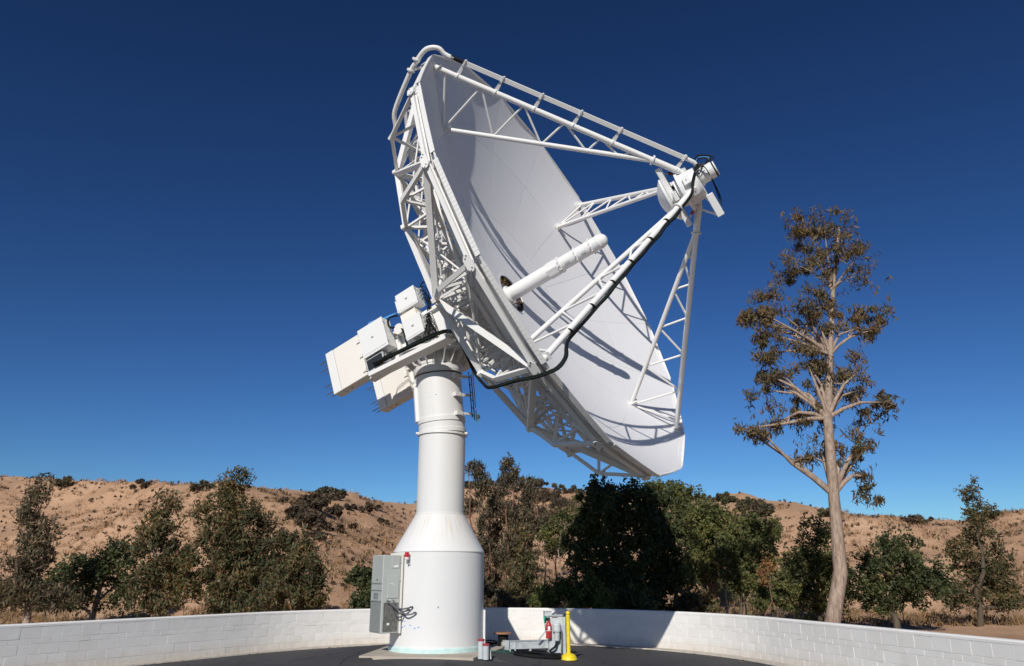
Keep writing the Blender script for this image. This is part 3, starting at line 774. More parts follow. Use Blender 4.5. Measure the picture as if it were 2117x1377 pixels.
# subreflector and the housing behind it
def make_apex():
    b = MB()
    prof = [(0.0, 4.50)] + [(0.55 * t, 4.50 + 0.24 * t ** 2) for t in (0.15, .3, .45, .6, .75, .88, 1.0)]
    b.lathe(prof, 48, VX, FAR, UP, AX, sharp=False)
    b.lathe([(0.55, 4.74), (0.57, 4.75), (0.57, 4.80), (0.0, 4.80)], 48, VX, FAR, UP, AX)
    sub = b.build('subreflector', 'white_box', ant)
    vd = (-UP * 0.86 + FAR * 0.51).normalized(); vn = vd.cross(AX).normalized()
    b = MB(); b.bevbox(dm(0, 0, 4.865), vd * 0.80, vn * 0.20, AX * 0.062, 0.012); mbm = b.build('mounting_beam', 'white_box', sub)
    b = MB(); b.bevbox(dm(0, 0, 4.95), vn * 0.60, vd * 0.12, AX * 0.05, 0.01); b.build('mounting_beam', 'white_box', sub)
    for s_ in (-1, 1):
        for q in (-.07, .07):
            b = MB(); b.box(dm(0, 0, 4.95) + vd * (.22 * s_ + q * 0) + vn * (-.21 + 0), vd * .05, vn * .012, AX * .03); b.build('clip', 'black_steel' if q > 0 else 'red_tape', sub)
    for ph in (-30, 90, 210, 150, 330, 30):
        b = MB(); p, q = dp(0.62, ph, 4.95), dp(0.46, ph + 8, 5.22)
        b.tube([p, p + (q - p) * .35], 0.022, 10); b.tube([p + (q - p) * .35, q], 0.035, 10); b.build('actuator', 'white_box', sub)
        b = MB(); b.tube([p + (q - p) * .3, p + (q - p) * .62], 0.038, 10); b.build('actuator_boot', 'red_tape', sub)
    b = MB()
    b.lathe([(0.36, 5.02), (0.36, 5.10), (0.50, 5.12), (0.50, 5.18), (0.44, 5.2), (0.40, 5.52), (0.40, 5.58), (0.2, 5.60)], 40, VX, FAR, UP, AX)
    hs = b.build('apex_housing', 'white_box', ant)
    c0 = dm(-0.02, 0.10, 0)
    b = MB(); b.lathe([(0.2, 5.5), (0.2, 5.98), (0.185, 6.0), (0.185, 6.06), (0.12, 6.06)], 32, c0, FAR, UP, AX); b.build('receiver_cylinder', 'white_box', hs)
    b = MB(); b.lathe([(0.2, 5.62), (0.235, 5.62), (0.235, 5.66), (0.2, 5.66)], 32, c0, FAR, UP, AX); b.build('receiver_flange', 'galvanised', hs)
    b = MB(); b.lathe([(0.192, 6.0), (0.197, 6.0), (0.197, 6.03), (0.192, 6.03)], 32, c0, FAR, UP, AX); b.build('receiver_gasket', 'black_rubber', hs)
    vd = (-UP * 0.86 + FAR * 0.51); vn = vd.cross(AX)
    b = MB(); b.bevbox(VX + vd * 0.66 + AX * 5.62, vd * 0.30, vn * 0.24, AX * 0.085, 0.012); bx = b.build('junction_box', 'white_box', hs)
    for s_ in (-1, 1):
        b = MB(); b.box(VX + vd * (0.66 + .2 * s_) + AX * 5.70 - vn * 0.1, vd * .02, vn * .015, AX * .012); b.build('box_latch', 'black_steel', bx)
    bar('box_arm', VX + vd * .35 + AX * 5.5, VX + vd * .5 + AX * 5.56, .06, .06, 'white_box', hs)
    bar('box_arm', VX + vd * .9 + AX * 5.55, dp(.55, 135, 5.22), .04, .04, 'white_box', hs)
    for i, (m_, r) in enumerate([('black_rubber', .016), ('dark_cable', .013), ('blue_cable', .008), ('black_rubber', .012), ('green_cable', .013), ('black_rubber', .01)]):
        w = VX + FAR * random.uniform(-.15, .05) + UP * random.uniform(-.03, .06)
        pts = [dp(.42, -45, 5.68) + UP * .02 * i, w + UP * (.50 + .03 * i) + AX * 5.82, w + UP * .38 + AX * (5.98 + .03 * i), w + UP * .27 + AX * 5.86, w + UP * .24 + AX * 5.68]
        cab(pts, r, m_).build('cable', m_, hs)
    for u_, f_, a_, h_ in ((.30, -.22, 5.36, .10), (-.05, -.44, 5.34, .11), (-.32, -.30, 5.40, .09)):
        d_ = (FAR * f_ + UP * u_).normalized(); t_ = AX.cross(d_); b = MB(); b.bevbox(dm(0, 0, a_) + d_ * .46, t_ * h_, AX * h_ * .8, d_ * .05, .008); b.build('side_box', 'white_box', hs)
        b = MB(); b.box(dm(0, 0, a_) + d_ * .513, t_ * .02, AX * .012, d_ * .004); b.build('nameplate', 'label_grey', hs)
    for i in range(7):
        p_ = dm(-.05 * i, .30 - .05 * i, 5.64); cab([p_, p_ + UP * .10 + AX * .12, p_ + UP * .16 - FAR * .08 + AX * (.05 + .03 * i), p_ + UP * .02 - FAR * .14 - AX * .05], .008).build('cable', 'black_rubber' if i % 3 else 'dark_cable', hs)
    for i in range(3):
        pts = [dm(-.2, .25, 5.68), dm(-.3 - .03 * i, .05, 5.85), VX + vd * .5 - vn * .25 + AX * (5.78 + .02 * i), VX + vd * (.62 + .08 * i) - vn * .2 + AX * 5.72]
        cab(pts, .009).build('cable', 'black_rubber', hs)
make_apex()

# pedestal: drum, cone, column and a slightly tilted top section
TILT = R_(5.5)
TZ = Vector((-math.sin(TILT), -0.02, math.cos(TILT))).normalized(); TX = Vector((1, 0, 0)); TX = (TX - TZ * TX.dot(TZ)).normalized(); TY = TZ.cross(TX)
TB = PED + Vector((0, 0, 5.22))
def make_pedestal():
    b = MB()
    b.lathe([(1.13, 0.11), (1.13, 2.25)], 72, PED)
    ped = b.build('pedestal', 'white_pedestal', ant)
    b = MB(); b.lathe([(1.0, 0.0), (1.16, 0.0), (1.16, 0.085), (1.148, 0.115), (1.0, 0.115)], 72, PED); b.build('painted_base_band', 'aqua_paint', ped)
    b = MB(); b.lathe([(1.138, 2.25), (0.618, 3.17)], 72, PED); b.build('cone', 'stained_pedestal', ped)
    b = MB(); b.lathe([(1.13, 2.235), (1.142, 2.24), (1.142, 2.262), (1.1, 2.27)], 72, PED); b.build('weld_seam', 'white_pedestal', ped)
    b = MB(); b.lathe([(0.6, 3.15), (0.628, 3.155), (0.628, 3.18), (0.6, 3.19)], 64, PED); b.build('weld_seam', 'white_pedestal', ped)
    b = MB(); b.lathe([(0.607, 3.17), (0.607, 5.18)], 64, PED); b.build('column', 'white_pedestal', ped)
    b = MB(); b.lathe([(0.58, -0.05), (0.645, -0.05), (0.645, 0.0), (0.58, 0.0)], 64, TB); b.build('flange_ring', 'white_pedestal', ped)
    b = MB(); b.lathe([(0.60, 0.0), (0.625, 0.004), (0.625, 0.10), (0.61, 0.12), (0.61, 0.30)], 64, TB, TX, TY, TZ); b.build('wedge_ring', 'white_pedestal', ped)
    b = MB(); b.lathe([(0.585, 0.28), (0.632, 0.285), (0.632, 0.40), (0.6, 0.41)], 64, TB, TX, TY, TZ); b.build('wedge_ring', 'white_pedestal', ped)
    b = MB(); b.lathe([(0.604, 0.38), (0.604, 1.72)], 64, TB, TX, TY, TZ); b.build('upper_column', 'white_pedestal', ped)
    b = MB(); b.lathe([(0.6, 1.56), (0.606, 1.56), (0.606, 1.59), (0.6, 1.59)], 64, TB, TX, TY, TZ); b.build('bearing_gap', 'black_rubber', ped)
    b = MB(); b.lathe([(0.58, 1.60), (0.645, 1.60), (0.66, 1.66), (0.66, 1.80), (0.6, 1.82)], 64, TB, TX, TY, TZ); b.build('bearing_ring', 'white_pedestal', ped)
    b = MB(); b.lathe([(0.63, 1.80), (0.66, 1.84), (0.66, 2.12), (1.04, 2.16), (1.04, 2.24), (0.6, 2.26)], 48, TB, TX, TY, TZ); b.build('turntable', 'white_pedestal', ped)
    for k in range(20):
        a = 2 * math.pi * k / 20; d = TX * math.cos(a) + TY * math.sin(a); t = TZ.cross(d)
        vs = [TB + TZ * z + d * r + t * 0.012 * s_ for s_ in (-1, 1) for r, z in ((0.655, 1.82), (0.72, 1.82), (1.02, 2.155), (0.655, 2.155))]
        q = MB(); q.add(vs, [(0, 3, 2, 1), (4, 5, 6, 7), (0, 1, 5, 4), (1, 2, 6, 5), (2, 3, 7, 6), (3, 0, 4, 7)]); q.build('gusset', 'white_pedestal', ped)
    for a in (R_(-15), R_(195)):   # lifting lugs on the flange
        d = Vector((math.cos(a), math.sin(a), 0)); b = MB(); b.tube([TB + d * .62 - Vector((0, 0, .0)), TB + d * .70], 0.035, 12); b.build('lug', 'white_pedestal', ped)
    # flat cable cover down the left flank
    d = (TX * -0.97 - TY * 0.22).normalized(); t = TZ.cross(d)
    b = MB(); b.bevbox(TB + TZ * 0.83 + d * 0.64, t * 0.11, d * 0.045, TZ * 0.47, 0.006); b.build('cable_cover', 'white_box', ped)
    # little paint marks and blue tape squares
    for px, py, w in ((906, 834, .014), (892, 838, .006)):
        p = at_y(px, py, PED.y); d = Vector((p.x - TB.x + .1, -1, 0)); ang = math.asin(max(-1, min(1, (p.x - (TB.x - .09)) / .607)))
        d = (TX * math.sin(ang) - TY * math.cos(ang)); b = MB(); b.box(TB + TZ * (p.z - 5.22 + .12) + d * .606, TZ.cross(d) * w * 1.6, d * .003, TZ * w * .5); b.build('tape_mark', 'blue_tape', ped)
    for px, py in ((851, 1275), (850, 1285), (850, 1295), (845, 1298), (863, 1293), (874, 1299), (834, 1297), (833, 1293), (882, 1297)):
        z = at_y(px, py, PED.y - 1.05).z; x = (px - 902) * 17.3 / 1550; ang = math.asin(max(-.99, min(.99, x / 1.13)))
        ang += math.atan2(PED.x, PED.y) * 1.0
        d = Vector((math.sin(ang), -math.cos(ang), 0)); t = Vector((d.y, -d.x, 0)); b = MB(); b.box(PED + d * 1.1315 + Vector((0, 0, z)), t * .019, d * .0025, Vector((0, 0, .011))); b.build('tape_mark', 'blue_tape', ped)
    b = MB(); b.tube([PED + Vector((.12, -1.125, 1.0)), PED + Vector((.12, -1.14, 1.0))], .012, 8); b.build('bolt_hole', 'black_steel', ped)
    # grounding pipe on the right flank
    b = MB(); b.tube([PED + Vector((1.16, -.15, .02)), PED + Vector((1.16, -.15, .9))], .03, 10); b.build('downpipe', 'white_box', ped)
    # service ladder with three stand-off brackets
    a = R_(-8); d = TX * math.cos(a) + TY * math.sin(a); t = TZ.cross(d)
    dv = TX * math.cos(R_(-42)) + TY * math.sin(R_(-42)); tv = TZ.cross(dv)
    b = MB(); rail = [TB + TZ * z + d * .86 + t * s_ * .17 for s_ in (-1, 1) for z in (0.32, 1.55)]
    b.tube(rail[0:2], .014, 8); lad = b.build('ladder', 'black_steel', ant)
    b = MB(); b.tube(rail[2:4], .014, 8); b.build('ladder_rail', 'black_steel', lad)
    for k in range(6):
        z = 0.4 + .21 * k; b = MB(); b.tube([TB + TZ * z + d * .86 - t * .17, TB + TZ * z + d * .86 + t * .17], .011, 8); b.build('rung', 'black_steel', lad)
    for k in range(3):
        z = 0.45 + .5 * k; b = MB(); c = TB + TZ * z
        b.box(c + dv * .66, tv * .10, dv * .055, TZ * .05); b.beam(c + dv * .66 + tv * .07, c + d * .82, .05, .06, TZ); b.build('ladder_bracket', 'white_pedestal', lad)
        b = MB(); b.tube([c + d * .62, c + d * .9], .013, 8); b.build('ladder_standoff', 'galvanised', lad)
    b = MB(); b.tube([TB + TZ * .25 + d * .93 + t * .06, TB + TZ * 1.62 + d * .93 + t * .06], .016, 8); b.build('safety_rail', 'galvanised', lad)
    b = MB(); b.bevbox(TB + TZ * .36 + d * .98 + t * .02, d * .05, t * .06, TZ * .05, .01); b.build('safety_catch', 'galvanised', lad)
make_pedestal()

# elevation head, counterweights and equipment boxes, all square to the dish axis
def make_head():
    b = MB()
    b.bevbox(dm(0, -0.15, -2.15), FAR * 0.82, UP * 0.62, AX * 0.80, 0.03)
    hd = b.build('elevation_head', 'white_steel', ant)
    b = MB(); c = dm(0, -.12, -2.15); top = TB + TZ * 2.24
    vs = []
    for s_, p, w, l_ in ((0, top, .72, .72), (1, c, .74, .78)):
        X = (FAR - Vector((0, 0, 1)) * 0).normalized(); Y = Vector((0, 0, 1)).cross(X).normalized()
        for x, y in ((-1, -1), (1, -1), (1, 1), (-1, 1)): vs.append(p + X * x * w + Y * y * l_)
    b.add(vs, [(3, 2, 1, 0), (4, 5, 6, 7)] + [(i, (i + 1) % 4, 4 + (i + 1) % 4, 4 + i) for i in range(4)]); b.build('head_pier', 'white_steel', hd)
    b = MB(); b.lathe([(0.75, -2.0), (0.95, -1.40), (1.25, -1.30)], 40, VX, FAR, UP, AX); b.build('hub_neck', 'white_steel', hd)
    for s_ in (-1, 1):
        b = MB(); b.lathe([(0.34, 0.0), (0.34, .12), (.28, .14), (.28, .2), (.12, .2)], 32, dm(.82 * s_, -.12, -2.0), UP, AX, FAR * s_); b.build('elevation_bearing', 'white_steel', hd)
        # counterweight arm: web with flanges
        f0 = 1.02 * s_
        b = MB(); b.box(dm(f0, -.28, -2.85), FAR * .03, UP * .40, AX * 1.45)
        arm = b.build('counterweight_arm', 'white_steel', hd)
        for u in (-.70, .14):
            b = MB(); b.box(dm(f0, u, -2.85), FAR * .15, UP * .022, AX * 1.45); b.build('arm_flange', 'white_steel', arm)
        if s_ < 0:
            q = MB()
            vs = [dm(f, u + t, a) for a, u in ((-3.95, -.88), (-1.40, -1.08)) for t in (0, .03) for f in (-1.57, -1.19)]
            q.add(vs, [(0, 1, 3, 2), (4, 6, 7, 5), (0, 4, 5, 1), (2, 3, 7, 6), (0, 2, 6, 4), (1, 5, 7, 3)]); q.build('cable_shelf', 'white_steel', arm)
            q = MB()
            vs = [dm(f, u + t, a) for a, u in ((-3.95, -.88), (-1.40, -1.08)) for t in (-.012, .10) for f in (-1.59, -1.572)]
            q.add(vs, [(0, 1, 3, 2), (4, 6, 7, 5), (0, 4, 5, 1), (2, 3, 7, 6), (0, 2, 6, 4), (1, 5, 7, 3)]); q.build('shelf_lip', 'white_steel', arm)
        for a in (-4.15, -3.6, -3.05, -2.5, -1.9):
            b = MB(); b.box(dm(f0 - .08 * s_ * 0, -.28, a), FAR * .13, UP * .395, AX * .012); b.build('arm_stiffener', 'white_steel', arm)
    # cross tube between the arms
    b = MB(); b.tube([dm(-1.0, .02, -3.2), dm(1.0, .02, -3.2)], .2, 24); b.build('cross_tube', 'cream_steel', hd)
    b = MB(); b.tube([dm(-1.35, .05, -2.85), dm(-1.02, .05, -2.85)], .15, 20); b.build('drive_motor', 'cream_steel', hd)
    b = MB(); b.bevbox(dm(-.9, .42, -2.6), FAR * .2, UP * .12, AX * .25, .01); b.build('gearbox', 'cream_steel', hd)
    for s_, fa, a0, a1 in ((-1, -1.14, -5.38, -4.17), (1, 0.98, -5.52, -4.30)):
        lab = None
        b = MB(); b.bevbox(dm(fa + .0, -.02, (a0 + a1) / 2 + .14), FAR * .17, UP * .64, AX * ((a1 - a0) / 2 - .14), .012)
        cw = b.build('counterweight', 'cream_steel', ant)
        b = MB(); b.bevbox(dm(fa, -.02, a0 + .13), FAR * .178, UP * .645, AX * .135, .012); b.build('end_slab', 'white_steel', cw)
        for u in (-.52, -.28, .22, .46):
            for df in (-.10, .10):
                b = MB(); b.tube([dm(fa + df, u, a0 + .02), dm(fa + df, u, a0 - .30)], .014, 8); b.build('threaded_rod', 'steel_rod', cw)
        for u in (-.5, -.05, .4):
            b = MB(); b.box(dm(fa - .175, u, a1 - .04), FAR * .03, UP * .05, AX * .06); b.build('mounting_tab', 'cream_steel', cw)
        b = MB(); b.tube([dm(fa, -.655, a0 + .5), dm(fa, -.675, a0 + .5)], .022, 10); b.build('drain_plug', 'black_steel', cw)
    # equipment boxes on the near arm: body, proud door, latches, nameplate
    def ebox(fc, uc, ac, hf, hu, ha, label_, plate='label_grey'):
        b = MB(); b.bevbox(dm(fc, uc, ac), UP * hu, AX * ha, FAR * hf, .008)
        e = b.build('equipment_box', 'white_box', ant, label_)
        b = MB(); b.bevbox(dm(fc - hf - .022, uc, ac), UP * (hu + .012), AX * (ha + .012), FAR * .02, .006); dr = b.build('box_door', 'white_box', e)
        b = MB(); b.box(dm(fc - hf - .0445, uc + .02, ac), UP * .022, AX * .04, FAR * .002); b.build('nameplate', plate, e)
        for k in range(4):
            b = MB(); b.box(dm(fc - .04, uc - hu - .004, ac - .12 + .05 * k), UP * .004, AX * .012, FAR * .08); b.build('vent_slot', 'black_steel', e)
        b = MB(); b.box(dm(fc - hf - .0445, uc - hu * .86, ac), UP * .006, AX * ha * .9, FAR * .002); b.build('door_seal', 'galvanised', e)
        for u in (-.7, .7):
            b = MB(); b.box(dm(fc - hf - .025, uc + hu * u, ac + ha + .018), UP * .025, AX * .012, FAR * .018); b.build('latch', 'galvanised', e)
            b = MB(); b.box(dm(fc - hf - .025, uc + hu * u, ac - ha - .016), UP * .025, AX * .01, FAR * .016); b.build('hinge', 'galvanised', e)
        return e
    eC = ebox(-1.30, .13, -3.60, .17, .43, .42, 'largest of the white equipment boxes, next to the counterweight')
    eB = ebox(-1.28, -.21, -2.33, .16, .285, .28, 'small white equipment box low on the counterweight arm')
    eA = ebox(-.92, .88, -2.50, .17, .27, .31, 'upper white equipment box nearest the dish')
    b = MB(); b.bevbox(dm(-.92, .86, -2.86), UP * .2, AX * .05, FAR * .15, .006); b.build('side_panel', 'white_box', eA)
    b = MB(); b.bevbox(dm(-1.28, -.52, -3.75), UP * .19, AX * .30, FAR * .16, .006); b.build('open_tray', 'galvanised', eC)
    b = MB(); b.box(dm(-1.445, -.52, -3.75), UP * .15, AX * .26, FAR * .004); b.build('tray_opening', 'black_steel', eC)
    # cable glands and looped leads on the boxes
    r = random.Random(5)
    for e, fc, u0, a_, n, dirn in ((eB, -1.28, -.21, -2.04, 9, 0), (eA, -.92, .88, -2.18, 8, 0)):
        for i in range(n):
            u = u0 + .24 - .06 * i; f = fc + (-.07 if i % 2 else .06)
            b = MB(); b.tube([dm(f, u, a_), dm(f, u, a_ + .07)], .018, 8); b.build('cable_gland', 'galvanised', e)
            pts = [dm(f, u, a_ + .06), dm(f - .03, u - .02, a_ + .15 + r.uniform(0, .05)), dm(f + r.uniform(-.05, .1), u - .16, a_ + .17 + r.uniform(-.03, .05)), dm(fc + r.uniform(-.1, .08), u0 - .45, a_ + .18 + r.uniform(-.05, .05)), dm(-1.62 + r.uniform(-.03, .03), -.80 + r.uniform(-.06, .05), -1.95 + r.uniform(-.15, .1))]
            cab(pts, r.choice((.010, .012, .015))).build('cable', r.choice(('black_rubber', 'black_rubber', 'dark_cable')), e)
    for i in range(9):
        a = -3.95 + .07 * i; f = -1.30 + r.uniform(-.1, .08)
        b = MB(); b.tube([dm(f, -.31, a), dm(f, -.37, a)], .02, 8); b.build('cable_gland', 'galvanised', eC)
        pts = [dm(f, -.36, a), dm(f - .05, -.45 - r.uniform(0, .06), a + .03), dm(f - .1, -.55 + r.uniform(-.05, .05), a + .2), dm(-1.62, -.70 + r.uniform(-.06, .06), -3.25), dm(-1.64, -.76 + r.uniform(-.05, .07), -2.7), dm(-1.63, -.81 + r.uniform(-.05, .06), -2.1)]
        cab(pts, r.choice((.010, .013, .016))).build('cable', 'black_rubber', eC)
    for i in range(5):
        pts = [dm(-1.3, .6, -3.9 + .03 * i), dm(-1.25, .70 + .03 * i, -3.75), dm(-1.1, .72 + .02 * i, -3.3 - .04 * i), dm(-1.0, .75, -3.0 + .02 * i), dm(-.95, .72, -2.85)]
        if i < 4: cab(pts, .006).build('cable', 'blue_cable', eC)
    cab([dm(-1.2, .52, -2.85), dm(-1.35, .50, -3.05), dm(-1.38, .22, -3.08), dm(-1.3, .10, -2.86), dm(-1.35, -.1, -2.72), dm(-1.36, -.6, -2.72)], .028).build('cable', 'black_rubber', eB)
    cab([dm(-.8, 1.12, -2.2), dm(-.85, 1.25, -2.05), dm(-.85, 1.18, -1.9), dm(-.9, .9, -1.86)], .018).build('cable', 'black_rubber', eA)
make_head()

# heavy cable bundle from the head along the back frame, over the rim and up the near leg
def make_bundle():
    main = [dm(-1.50, -.62, -3.75), dm(-1.60, -.71, -3.3), dm(-1.63, -.75, -2.9), dm(-1.64, -.79, -2.4), dm(-1.62, -.83, -2.0), dm(-1.60, -.86, -1.65), dm(-1.72, -1.02, -1.3)]
    back = [dp(3.0, 236, -.72), dp(3.9, 229, -.36), dp(4.55, 225.5, -.16), dp(5.05, 224.2, .08), dp(5.45, 224, .34), dp(5.78, 224, 1.02), dp(6.06, 224, 1.45), dp(6.16, 223.8, 1.74), dp(6.13, 223.6, 1.98), dp(5.88, 223.8, 2.14), dp(5.52, 224.2, 2.16)]
    up_ = []
    for t in (0.12, 0.17, 0.23, 0.29, 0.35, 0.41, 0.47, 0.53, 0.59, 0.65, 0.71, 0.77, 0.83, 0.88):
        r, z = leg_outer(t); sg = .035 + .045 * abs(math.sin((t - .14) / .125 * math.pi)); up_.append(dp(r + .035, 224.4, z + .045) + Vector((.01, -.02, -sg)))
    end = [dp(.62, 226, 5.30), dp(.46, 250, 5.45), dp(.40, 280, 5.62), dp(.40, 300, 5.70), dp(.42, 315, 5.72)]
    cen = main + back + up_ + end
    bun = None
    for i in range(5):
        a = i * 2 * math.pi / 5
        pts = []
        for j, p in enumerate(cen):
            wob = .6 + .4 * math.sin(j * 1.3 + i)
            pts.append(p + (FAR * math.cos(a) * .03 + UP * math.sin(a) * .03) * wob * (1.5 if j < 7 else .9) + AX * .012 * math.sin(j * .9 + 2 * i))
        b = cab(pts, .027 if i < 3 else .021)
        m_ = ('black_rubber', 'black_rubber', 'black_rubber', 'green_cable', 'black_rubber')[i]
        if bun is None: bun = b.build('cable_bundle', m_, ant, 'black cable bundle running over the rim and up the near leg')
        else: b.build('cable', m_, bun)
    for t in (.14, .27, .40, .52, .66, .78):
        r, z = leg_outer(t); p = dp(r, 225, z); al = (dp(LE[0], 225, LE[1]) - dp(LO[0], 225, LO[1])).normalized(); u = al.orthogonal().normalized(); w = al.cross(u)
        q = MB(); q.lathe([(.085, -.012), (.095, -.012), (.095, .012), (.085, .012)], 14, p + (dp(r + .02, 224.6, z + .025) - p), u, w, al); q.build('cable_tie', 'black_rubber', bun)
make_bundle()

# ------------------------------------------------------------------ things on and round the pedestal
def gp(px, py):
    h = -0.1
    for _ in range(6):
        p = at_z(px, py, h); h = lot_z(p.x, p.y)
    p.z = h; return p
Z3 = Vector((0, 0, 1))
def make_cabinet():
    d = Vector((-.82, -.57, 0)).normalized(); t = Vector((d.y, -d.x, 0)); 
    if t.y < 0: t = -t
    w, dep, z0, z1 = .58, .46, .43, 2.16
    c = PED + d * (1.13 + .06 + dep / 2) ; zc = Z3 * ((z0 + z1) / 2)
    root = empty('wall_air_conditioner', c + Z3 * z0, 'tall grey air conditioner cabinet hung on the side of the white pedestal drum', 'air conditioner')
    b = MB(); b.bevbox(c + zc, t * w / 2, d * dep / 2, Z3 * (z1 - z0) / 2, .012); b.build('cabinet_body', 'grey_cabinet_side', root)
    b = MB(); b.bevbox(c - d * (dep / 2 + .03) + zc + Z3 * .02, t * (w / 2 + .03), d * .02, Z3 * ((z1 - z0) / 2 + .03), .006); b.build('mounting_plate', 'cream_steel', root)
    f = c + d * (dep / 2)          # front (left face in view)
    H = z1 - z0
    def fp(name, u0, u1, v0, v1, proud, mat):
        b = MB(); b.bevbox(f + t * w * ((u0 + u1) / 2 - .5) + Z3 * (z0 + H * (v0 + v1) / 2) + d * proud / 2, t * w * (u1 - u0) / 2, Z3 * H * (v1 - v0) / 2, d * proud / 2, min(.004, proud / 3)); return b.build(name, mat, root)
    fp('upper_front_panel', .02, .98, .635, .99, .014, 'grey_cabinet')
    fp('middle_front_panel', .02, .98, .545, .625, .014, 'grey_cabinet')
    g = fp('vent_panel', .02, .98, .41, .535, .014, 'grey_cabinet')
    fp('coil_guard', .02, .98, .015, .395, .010, 'mesh_grey')
    for k in range(7):
        fp('louvre', .28, .72, .43 + .012 * k, .436 + .012 * k, .022, 'mesh_grey')
    for v in (.628, .54, .402): fp('drip_edge', 0, 1.0, v - .003, v + .003, .03, 'grey_cabinet_side')
    fp('badge', .42, .5, .66, .69, .018, 'black_steel'); fp('nameplate', .05, .2, .65, .66, .017, 'label_grey')
    for k in range(26): fp('guard_wire', .03, .97, .025 + .014 * k, .0275 + .014 * k, .016, 'grey_cabinet')
    s = c - t * (w / 2)            # side (right face in view)
    def sp(name, u0, u1, v0, v1, proud, mat):
        # u runs from the front corner back towards the drum
        b = MB(); b.bevbox(s + d * dep * (.5 - (u0 + u1) / 2) + Z3 * (z0 + H * (v0 + v1) / 2) - t * proud / 2, d * dep * (u1 - u0) / 2, Z3 * H * (v1 - v0) / 2, t * proud / 2, min(.004, proud / 3)); return b.build(name, mat, root)
    sp('small_access_door', .48, .92, .83, .975, .012, 'grey_cabinet_side')
    sp('control_door', .30, .90, .44, .73, .014, 'grey_cabinet_side')
    sp('coil_opening', .12, .94, .02, .385, .006, 'mesh_dark')
    for k in range(9): sp('coil_rod', .14 + .095 * k, .145 + .095 * k, .02, .385, .012, 'mesh_grey')
    sp('drain_valve', .34, .46, .10, .13, .03, 'label_white')
    sp('warning_label', .58, .84, .835, .868, .016, 'label_white'); sp('red_print', .56, .66, .87, .874, .016, 'red_tape')
    sp('label_strip', .40, .62, .624, .632, .018, 'label_white'); sp('label_strip', .55, .70, .607, .613, .018, 'label_white')
    sp('latch', .93, .965, .66, .69, .02, 'galvanised'); sp('latch', .93, .965, .9, .92, .02, 'galvanised')
    sp('conduit_tag', .34, .47, .408, .425, .02, 'label_white')
    for i, (u, dr) in enumerate(((.30, -.55), (.62, -.62), (.66, -.46), (.34, -.75))):
        p = s + d * dep * (.5 - u) + Z3 * (z0 + H * (.405 + .01 * (i % 2))) - t * .02
        q = PED + Vector((dr, -math.sqrt(1.13 ** 2 - dr ** 2), 0)) + Z3 * (z0 + H * (.33 - .035 * i))
        mid = (p + q) / 2 - Z3 * (.10 + .03 * i) - t * .1
        cab([p, p - t * .05 - Z3 * .03, mid, q - t * .10, q], .018).build('conduit', 'dark_cable', root)
make_cabinet()
def make_beacon():
    ang = math.asin(-.535); d = Vector((math.sin(ang), -math.cos(ang), 0)); p = PED + d * 1.13 + Z3 * 2.02
    root = empty('warning_beacon', p, 'small red warning beacon on a bracket high on the pedestal drum', 'beacon')
    c = p + d * .11
    b = MB(); b.lathe([(.03, .0), (.052, .01), (.052, .03), (.056, .04), (.056, .06), (.04, .06)], 20, c + Z3 * .03); b.build('lamp_base', 'label_white', root)
    b = MB(); b.lathe([(.05, .09), (.052, .10), (.052, .19), (.045, .205), (0.0, .21)], 20, c); b.build('red_lens', 'red_lens', root)
    b = MB(); b.tube([p - Z3 * .06, p + d * .06 - Z3 * .06, c - Z3 * .04, c + Z3 * .03], .014, 10); b.bevbox(p - Z3 * .06 + d * .01, Vector((d.y, -d.x, 0)) * .03, d * .012, Z3 * .035, .003); b.build('bracket', 'galvanised', root)
make_beacon()
def make_stubs():
    for px, py, h, r, lab in ((994, 1362, .405, .068, 'taller grey pipe stub with a red cap beside the pedestal foot'), (1004.5, 1363.5, .325, .068, 'shorter grey pipe stub with a red cap beside the pedestal foot')):
        p = gp(px, py); root = empty('pipe_stub', p, lab, 'pipe', 'red capped pipe stubs')
        b = MB(); b.lathe([(r, 0), (r, h - .03)], 24, p); b.build('pipe', 'grey_box_paint', root)
        b = MB(); b.lathe([(r + .012, h - .04), (r + .012, h - .01), (r, h), (0.02, h)], 24, p); b.build('cap', 'red_tape', root)
    p = gp(1010, 1363); root = empty('scrap_pipes', p, 'bundle of rusty brown pipe offcuts standing by the grey stubs', 'pipes')
    for i, (dx, dy, h) in enumerate(((0, 0, .3), (.05, .03, .27), (.03, .06, .32))):
        b = MB(); b.tube([p + Vector((dx, dy, 0)), p + Vector((dx - .03 * i, dy + .03, h))], .018, 10); b.build('pipe', 'brown_cable' if i != 1 else 'galvanised', root)
make_stubs()
def make_reel():
    p = gp(1040, 1338); root = empty('cable_reel', p, 'wooden cable reel standing on end in the pedestal shadow', 'cable reel')
    b = MB(); b.lathe([(.13, .02), (.13, .32)], 28, p); b.build('drum', 'black_rubber', root)
    b = MB(); b.lathe([(.15, 0), (.15, .03)], 28, p); b.build('bottom_disc', 'wood_reel', root)
    b = MB(); b.lathe([(.05, .31), (.225, .315), (.225, .345), (.05, .345)], 32, p); t = b.build('top_disc', 'wood_reel', root)
    b = MB(); b.tube([p + Z3 * .33 - Vector((.21, .05, 0)), p + Z3 * .33 - Vector((.24, .06, 0))], .018, 8); b.build('bolt', 'black_steel', t)
make_reel()
